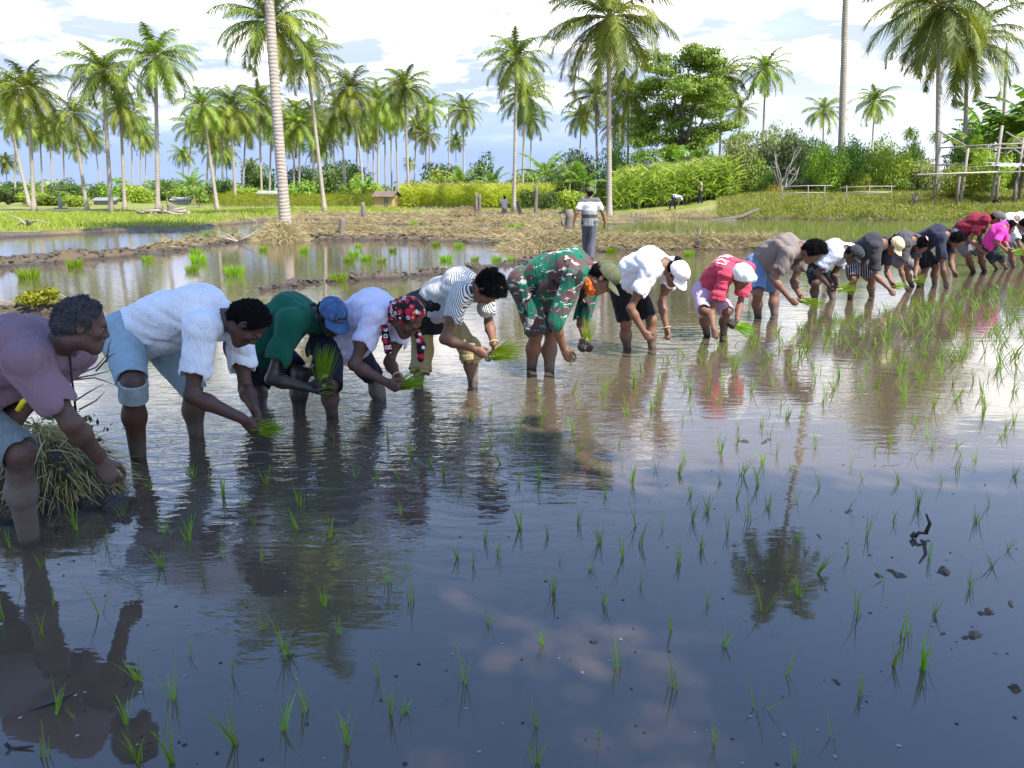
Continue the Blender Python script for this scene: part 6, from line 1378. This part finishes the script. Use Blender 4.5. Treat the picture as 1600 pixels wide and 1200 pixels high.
post('first of two grey posts left of the distant walker', 744, 322, 58, 302, .14, 0); post('second thinner grey post left of the distant walker', 749, 322, 58, 304, .11, .02); post('grey post with a thin stake beside the dark shrub right of the double palms', 837, 324, 56, 290, .14, .01); post('leaning burnt stake right of the distant walker', 818, 330, 50, 315, .12, -.35); post('grey pole standing in the weeds left of the airy shrub', 1182, 318, 57, 270, .09, .0)
post('thin dark stake on the straw bund above the white cap', 1088, 388, 21.6, 352, .016, .05)
c = P(1088, 388, 21.5); mb = MB(); mb.tube([(0, 0, 0), (0, 0, .16), (0, 0, .22), (0, 0, .25)], [.06, .06, .03, .028], 10); bt = mb.build('plastic_bottle', simple('dark_blue_plastic', (.04, .05, .09), .3, .6, 30, 0), None, True, (c[0], 21.5, ht(c[0], 21.5)+.05)); tag(bt, 'dark blue bottle stuck on the thin stake of the straw bund', 'bottle')
# straw heap at the foot of the huge trunk and small heaps
def heap(label, u, v, Y, wd, hgt, n, seed, len_=.35):
    r = np.random.default_rng(seed); c = P(u, v, Y); z0 = ht(c[0], Y); a = r.uniform(0, 6.28, n); q = r.random(n)**.6; x, y = np.cos(a)*q*wd, np.sin(a)*q*wd; z = hgt*(1-q**1.6)*(.9+.1*np.sin(5*a))
    t_ = np.c_[np.cos(a)*.9, np.sin(a)*.9, -.75*q-.1+r.normal(size=n)*.45]+r.normal(size=(n, 3))*.55; t_ /= np.linalg.norm(t_, axis=1)[:, None]; L = len_*r.uniform(.5, 1.2, n)
    V, F = strips(np.c_[x, y, z], t_, L, r.uniform(.7, 1.3, n)*.016, np.c_[np.zeros(n), np.zeros(n), -.25*L], 2, rng=r); root = thing('straw_heap', label, 'straw heap', (c[0], Y, z0)); link('straw', mesh_np('straw', V, F, m_straw, None, False), root)
    mb = MB(); th = np.linspace(0, 1, 6); mb.tube([(0, 0, hgt*.93*k-.05) for k in th], [wd*.93*(1-k**1.2*.93) for k in th], 14); mb.build('core', m_core, root)
m_core = simple('packed_straw', (.20, .14, .06), .9, .5, 14, .8, bdist=.05)
heap('rounded dry straw heap at the foot of the huge leaning trunk', 438, 372, 25.0, 1.0, .85, 5200, 1); heap('low straw mound behind the two grey posts', 727, 328, 48, 1.0, .5, 1500, 2); heap('flat straw mound right of the man in the striped polo', 845, 340, 40, 1.3, .45, 1500, 3); heap('straw mound on the bund left of the man in the striped polo', 842, 384, 21.5, 1.15, .34, 3600, 4); heap('pale straw heap by the far young crop', 1048, 338, 44, 1.3, .42, 1400, 6)
# log pile at left
c = P(248, 342, 46); r = thing('log_pile', 'heap of pale cut branches and roots at the foot of the tallest left palm', 'log pile', (c[0], 46, ht(c[0], 46))); rr = np.random.default_rng(12)
for k in range(13):
    a = rr.uniform(-.5, .5)+(math.pi if k % 3 == 0 else 0); L = rr.uniform(.7, 1.9); x = rr.uniform(-1.1, 1.1); z = .06+rr.random()*.22; mb = MB(); e = np.array((math.cos(a)*L/2, math.sin(a)*L/2, rr.normal()*.18))
    mb.tube([np.array((x, rr.uniform(-.5, .5), z))-e, np.array((x, 0, z+.06)), np.array((x, 0, z))+e], [.11*rr.uniform(.6, 1.3), .09, .05], 7); mb.build('log', m_bamboo, r)
post('dark forked stick standing in the log pile', 254, 336, 45.5, 320, .05, .1, 'stick', 'stick', True); post('pale broken stump standing right of the log pile', 266, 336, 46, 318, .16, .03, 'tree_stump', 'stump'); post('second broken stump right of the log pile, twin of the pale one', 272, 336, 46.2, 322, .13, -.04, 'tree_stump', 'stump')
# broken branches
def branch(label, u, v, Y, L, seed, rad=.03, name='dead_branch'):
    r = np.random.default_rng(seed); c = P(u, v, Y); mb = MB()
    for k in range(6): a = r.uniform(0, 6.28); mb.tube([(0, 0, .05), (math.cos(a)*L*.4, math.sin(a)*L*.2, .12+r.random()*.2), (math.cos(a)*L, math.sin(a)*L*.3, r.random()*.55)], [rad, rad*.7, rad*.25], 5)
    return tag(mb.build(name, m_bamboo, None, True, (c[0], Y, max(0, ht(c[0], Y)))), label, 'branch')
branch('grey dead branches lying on the bund left of the straw heap', 372, 376, 24, .75, 3); branch('bleached stick lying on the left bank', 45, 368, 31, .9, 5, .05)
# fallen trunk at the corner of the weedy bank
c = P(1118, 330, 44); mb = MB(); mb.tube([(-1.5, 0, -.05), (0, .2, .16), (1.6, .5, .42), (2.7, 1.0, .85)], [.16, .15, .12, .07], 9); mb.tube([(-1.2, -.3, 0), (.2, -.4, .12), (1.1, -.2, .25)], [.13, .12, .08], 8); tag(mb.build('fallen_tree', simple('old_dead_wood', (.13, .105, .085), .9, .5, 4, .6, bdist=.04), None, True, (c[0], 44, ht(c[0], 44))), 'grey fallen trunk sloping up the corner of the weedy bank', 'fallen tree')
# bamboo rail fence on the bank
Y = 44.5; r0 = P(1218, 300, Y); fr = thing('bamboo_fence', 'low bamboo rail fence in the weeds of the right bank', 'fence', (r0[0], Y, ht(r0[0], Y)))
def pp(u, v, y=None): return P(u, v, y or Y)-np.array(fr.location)
for a, b_ in (((1222, 292), (1300, 290)), ((1218, 303), (1290, 301)), ((1312, 293), (1398, 291)), ((1316, 301), (1394, 300)), ((1340, 303), (1388, 301))):
    mb = MB(); mb.tube([pp(*a), (pp(*a)+pp(*b_))/2+(0, 0, .03), pp(*b_)], .026, 7); mb.build('rail', m_bamboo, fr)
for u in (1222, 1262, 1288, 1322, 1358, 1392): mb = MB(); mb.tube([pp(u, 318), pp(u+1, 290)], .024, 7); mb.build('post', m_bamboo, fr)
# bamboo shelter frame with platform and old tin
Y = 47; c = P(1530, 312, Y); z0 = ht(c[0], Y); sh = thing('shelter_frame', 'bare grey pole frame of a field shelter with a bamboo platform at right', 'shelter frame', (c[0], Y, z0))
def q_(u, v, dy=0): return P(u, v, Y+dy)-np.array((c[0], Y, z0))
for k, (u, vt, dy, rd) in enumerate(((1472, 204, 1.4, .075), (1513, 228, 0, .085), (1566, 196, 0, .085), (1600, 214, 1.4, .075))): mb = MB(); t_ = q_(u, vt, dy); mb.tube([(t_[0], dy, -.1), t_*(1, 1, .5), t_], rd, 8); mb.build('post', m_bamboo, sh)
for a, b_ in ((((1466, 204), 0), ((1512, 229), 0)), (((1468, 231), 1.4), ((1512, 229), 0)), (((1510, 228), -.1), ((1640, 222), 0)), (((1520, 233), 1.4), ((1640, 230), 1.4)), (((1466, 258), 1.2), ((1508, 256), 0)), (((1512, 262), 1.2), ((1570, 258), 1.2)), (((1572, 206), 0), ((1620, 236), 1.2)), (((1584, 232), 0), ((1620, 260), .5)), (((1566, 246), .1), ((1590, 228), .1))):
    mb = MB(); mb.tube([q_(*a[0], a[1]), q_(*b_[0], b_[1])], .042, 7); mb.build('pole', m_bamboo, sh)
for k in range(9):
    mb = MB(); f = k/8; mb.tube([q_(1433, 273, -.8+f*1.8), q_(1520, 270, -.8+f*1.8), q_(1640, 266, -.8+f*1.8)], .05, 6); mb.build('platform_slat', m_bamboo2, sh)
for u, dy in ((1500, -.7), (1562, -.7), (1590, -.5), (1598, .6)): mb = MB(); t_ = q_(u, 272, dy); mb.tube([(t_[0], dy, -.1), t_], .085, 7); mb.build('platform_leg', m_wood, sh)
m_tin = simple('old_thatch_sheet', (.44, .40, .38), .8, .5, 5, .7, bdist=.06); mb = MB(); NX, NY_ = 22, 8; rr = np.random.default_rng(2); V = []
for i in range(NX):
    for j in range(NY_): a, b_ = i/(NX-1), j/(NY_-1); p0 = q_(1566, 262, -1.0); V.append(p0+np.array((a*3.2, b_*2.0, .06+.32*b_*(1-.3*a)+rr.normal()*.035)))
mb.add(V, [(i*NY_+j, (i+1)*NY_+j, (i+1)*NY_+j+1, i*NY_+j+1) for i in range(NX-1) for j in range(NY_-1)]); tag(mb.build('thatch_sheet', m_tin, None, False, (c[0], Y, z0)), 'pale ragged thatch sheet lying on the bamboo platform at the right edge', 'thatch')
mb = MB(); mb.tube([(0, 0, 0), (0, 0, .42), (0, 0, .45)], [.20, .23, .24], 12); p_ = P(1558, 312, 46); tag(mb.build('black_bucket', m_blk, None, True, (p_[0], 46, ht(p_[0], 46))), 'black bucket standing under the bamboo platform', 'bucket')
post('dead grey stump in the weeds left of the bamboo platform', 1428, 316, 47, 300, .09, .12, 'tree_stump', 'stump', True)
# ---- near left bank: weeds and straw heaped behind the old man
r = np.random.default_rng(31); c = G(52, 790); c = np.array((-2.42, 3.72, 0)); wd = thing('weed_heap', 'tangled heap of weeds and straw behind the arm of the old man at left', 'weed heap', (c[0], c[1], 0)); n = 1500; a = r.uniform(0, 6.28, n); q = r.random(n)**.6
x, y = np.cos(a)*q*.34, np.sin(a)*q*.28; z = .34*(1-q**1.8)+.02; t_ = np.c_[np.cos(a)*1.1, np.sin(a)*1.1-.35, -.35+r.normal(size=n)*.5]+r.normal(size=(n, 3))*.4; t_ /= np.linalg.norm(t_, axis=1)[:, None]; L = .20*r.uniform(.4, 1.25, n)
V, F = strips(np.c_[x, y, z], t_, L, r.uniform(.6, 1.3, n)*.0055, np.c_[np.zeros(n), np.zeros(n), -.35*L], 3, rng=r); link('straw', mesh_np('straw', V, F, m_straw, None, False), wd)
lob = [(math.cos(k)*.22, math.sin(k*1.7)*.18, .16+.09*(k % 3), .15, .13, .11) for k in range(7)]; mb = MB(); mb.quads(foliage(r, lob, 380, .045, 1.9, .4)); mb.build('leaves', m_lf_dark, wd, False)
A = SDF(); A.ell(np.array((0, 0, .02)), np.eye(3), (.36, .30, .25), .02); A.ell(np.array((.10, -.18, -.05)), np.eye(3), (.42, .26, .10), .05); l1, l2 = lumps(3, .035, 18), lumps(5, .02, 45); A.disp = lambda p: l1(p)+l2(p); A.cut((0, 0, -.15), (0, 0, -1)); V, F = A.mesh(.015); link('mud_mound', mesh_np('mud_mound', V, F, m_mudclod), wd)
c = G(62, 492); mb = MB(); mb.quads(foliage(r, [(0, 0, .12, .20, .16, .10), (.12, .05, .16, .14, .12, .09), (-.14, 0, .1, .14, .1, .08)], 420, .07, 1.7, .4)); tag(mb.build('leafy_weed', m_lf_lime, None, False, (c[0], c[1], ht(c[0], c[1]))), 'small yellow green leafy weed on the mud bank behind the old man', 'weed')
mb = MB()
for a_ in ([(110, 590), (150, 574), (172, 548)], [(112, 592), (146, 586), (176, 578)], [(166, 566), (170, 540), (174, 530)], [(118, 626), (140, 612), (162, 600)], [(150, 580), (172, 556), (180, 552)], [(124, 640), (150, 626), (164, 612)], [(112, 594), (148, 590), (188, 604)]): mb.tube([P(u, v, 3.9) for u, v in a_], [.005, .004, .0015], 5)
tag(mb.build('dry_twigs', m_wood), 'thin bare twigs sticking out of the weed heap over the water', 'twigs')
# ---- small things lying in the water
def twig(label, pts, Y, rad, mat=None):
    mb = MB()
    for pl in pts: mb.tube([P(u, v, Y) for u, v in pl], [rad, rad*.85, rad*.45][:len(pl)], 6)
    return tag(mb.build('dark_twig', mat or m_mudclod), label, 'twig')
Yt = G(1442, 842)[1]; twig('dark curved root sticking up out of the water at right', [[(1428, 840), (1436, 832), (1450, 834)], [(1446, 834), (1453, 818), (1447, 803)], [(1430, 832), (1424, 838), (1428, 846)]], Yt, .009)
Yt = G(30, 1170)[1]; twig('small forked twig floating near the bottom left corner', [[(8, 1162), (18, 1170), (52, 1166)], [(18, 1170), (14, 1184)]], Yt, .006); Yt = G(130, 1050)[1]
mb = MB(); s = .07; mb.add([(-s, 0, .004), (-.02, .016, .010), (s, .006, .006), (.01, -.016, .008)], [(0, 3, 2, 1)]); g = G(80, 1098); lf = mb.build('floating_leaf', simple('brown_dead_leaf', (.06, .045, .04), .5, .4, 60, .3), None, False, (g[0], g[1], 0)); lf.rotation_euler = (0, 0, .7); tag(lf, 'dead brown leaf floating near the bottom left', 'leaf')
# foam, bubbles and specks that nobody could count
r = np.random.default_rng(90); A = MB(); 
for k in range(230):
    u, v = r.uniform(0, 1600), 640+560*r.random(); g = G(u, v); s = r.uniform(.0025, .0075)*(1+.3*(r.random() < .06)); th = r.uniform(0, 6.28, 1)[0]; n = 6
    ring = [(g[0]+math.cos(th+j*6.28/n)*s*r.uniform(.6, 1.3), g[1]+math.sin(th+j*6.28/n)*s*r.uniform(.6, 1.3), .0015) for j in range(n)]; A.add(ring+[(g[0], g[1], .0015+s*.5)], [(j, (j+1) % n, n) for j in range(n)], 0 if r.random() < .5 else 1)
tag(A.build('floating_specks', [simple('foam_speck', (.26, .26, .27), .4, .3, 40, 0), m_mudclod], None, True), 'foam bubbles and bits of mud floating on the near water', 'specks', kind='stuff')
# planting line
mb = MB(); a, b_ = G(480, 712, .03), G(880, 600, .03); mb.tube([a, (a+b_)/2-(0, 0, .012), b_], .0018, 4); tag(mb.build('planting_string', m_blk), 'thin dark string stretched over the water before the row of planters', 'string')
# ================================================================== the trees behind the photographer that shade the near water
def shade_tree(label, loc, limbs, seed, n, leaf=.24, fine=None):
    root = thing('shade_tree', label, 'tree', loc); r = np.random.default_rng(seed); mb = MB(); L0 = np.array(loc); fork = np.array((.3, .3, 3.2)); mb.tube([(0, 0, -.2), (.1, 0, 1.6), fork], [.36, .28, .24], 10); lob = []
    for (x, y, z, rx, ry, rz) in limbs:
        e = np.array((x, y, z))-L0; m_ = fork+(e-fork)*.5+(0, 0, .6); mb.tube([fork, m_, e], [.16, .10, .03], 7); lob.append((*e, rx, ry, rz))
    mb.build('trunk', m_wood, root); mc = MB(); mc.quads(foliage(r, lob, n, leaf, 1.6, .15))
    if fine: mc.quads(foliage(r, [tuple(np.array(q[:3])-L0)+tuple(q[3:]) for q in fine], 2600, .085, 1.6, .1))
    mc.build('crown', m_lf_dark, root, False)
HZ = 9.0; SO = np.array((SUN_DIR.x, SUN_DIR.y))/SUN_DIR.z
def over(x, y, z, rx, ry, rz=.7): return (x+SO[0]*z, y+SO[1]*z, z, rx, ry, rz)   # crown lobe whose shadow falls round (x, y)
shade_tree('spreading tree behind the photographer shading the left half of the near water', (1.6, -3.2, .1), [over(-3.0, 3.6, 8.6, 1.5, 1.2), over(-2.1, 4.9, 9.2, 1.5, 1.2), over(-1.5, 5.5, 9.0, 1.05, .9), over(-1.2, 3.6, 8.4, 1.5, 1.1), over(-2.6, 6.3, 9.6, 1.2, .9), over(-3.8, 5.0, 9.0, 1.2, 1.3), over(-.9, 2.5, 8.2, .7, .7), over(-2.0, 2.3, 8.6, 1.2, .9), over(-.5, 4.4, 8.6, .9, .7)], 5, 15000)
shade_tree('spreading tree behind the photographer shading the right half of the near water', (7.5, -3.6, .1), [over(.7, 3.2, 8.8, 1.05, .5), over(2.0, 3.2, 9.2, 1.1, .5), over(3.2, 3.15, 9.6, 1.2, .5), over(1.6, 2.6, 8.6, 1.0, .42), over(2.9, 2.5, 9.0, 1.1, .5), over(2.3, 1.7, 8.5, .8, .36), over(1.25, 1.9, 8.3, .5, .45), over(-.6, 2.2, 8.2, .3, .4), over(.35, 2.8, 8.3, .6, .22), over(1.05, 2.6, 8.4, .5, .2), over(.1, 1.45, 8.2, .4, .12), over(4.4, 3.1, 9.6, 1.0, .5)], 6, 12000, fine=[over(.15, 2.05, 8.0, .75, .6, .3), over(.9, 2.2, 8.0, .5, .4, .3), over(1.2, 3.9, 8.2, .9, .22, .2), over(2.8, 3.9, 8.4, .9, .22, .2)])
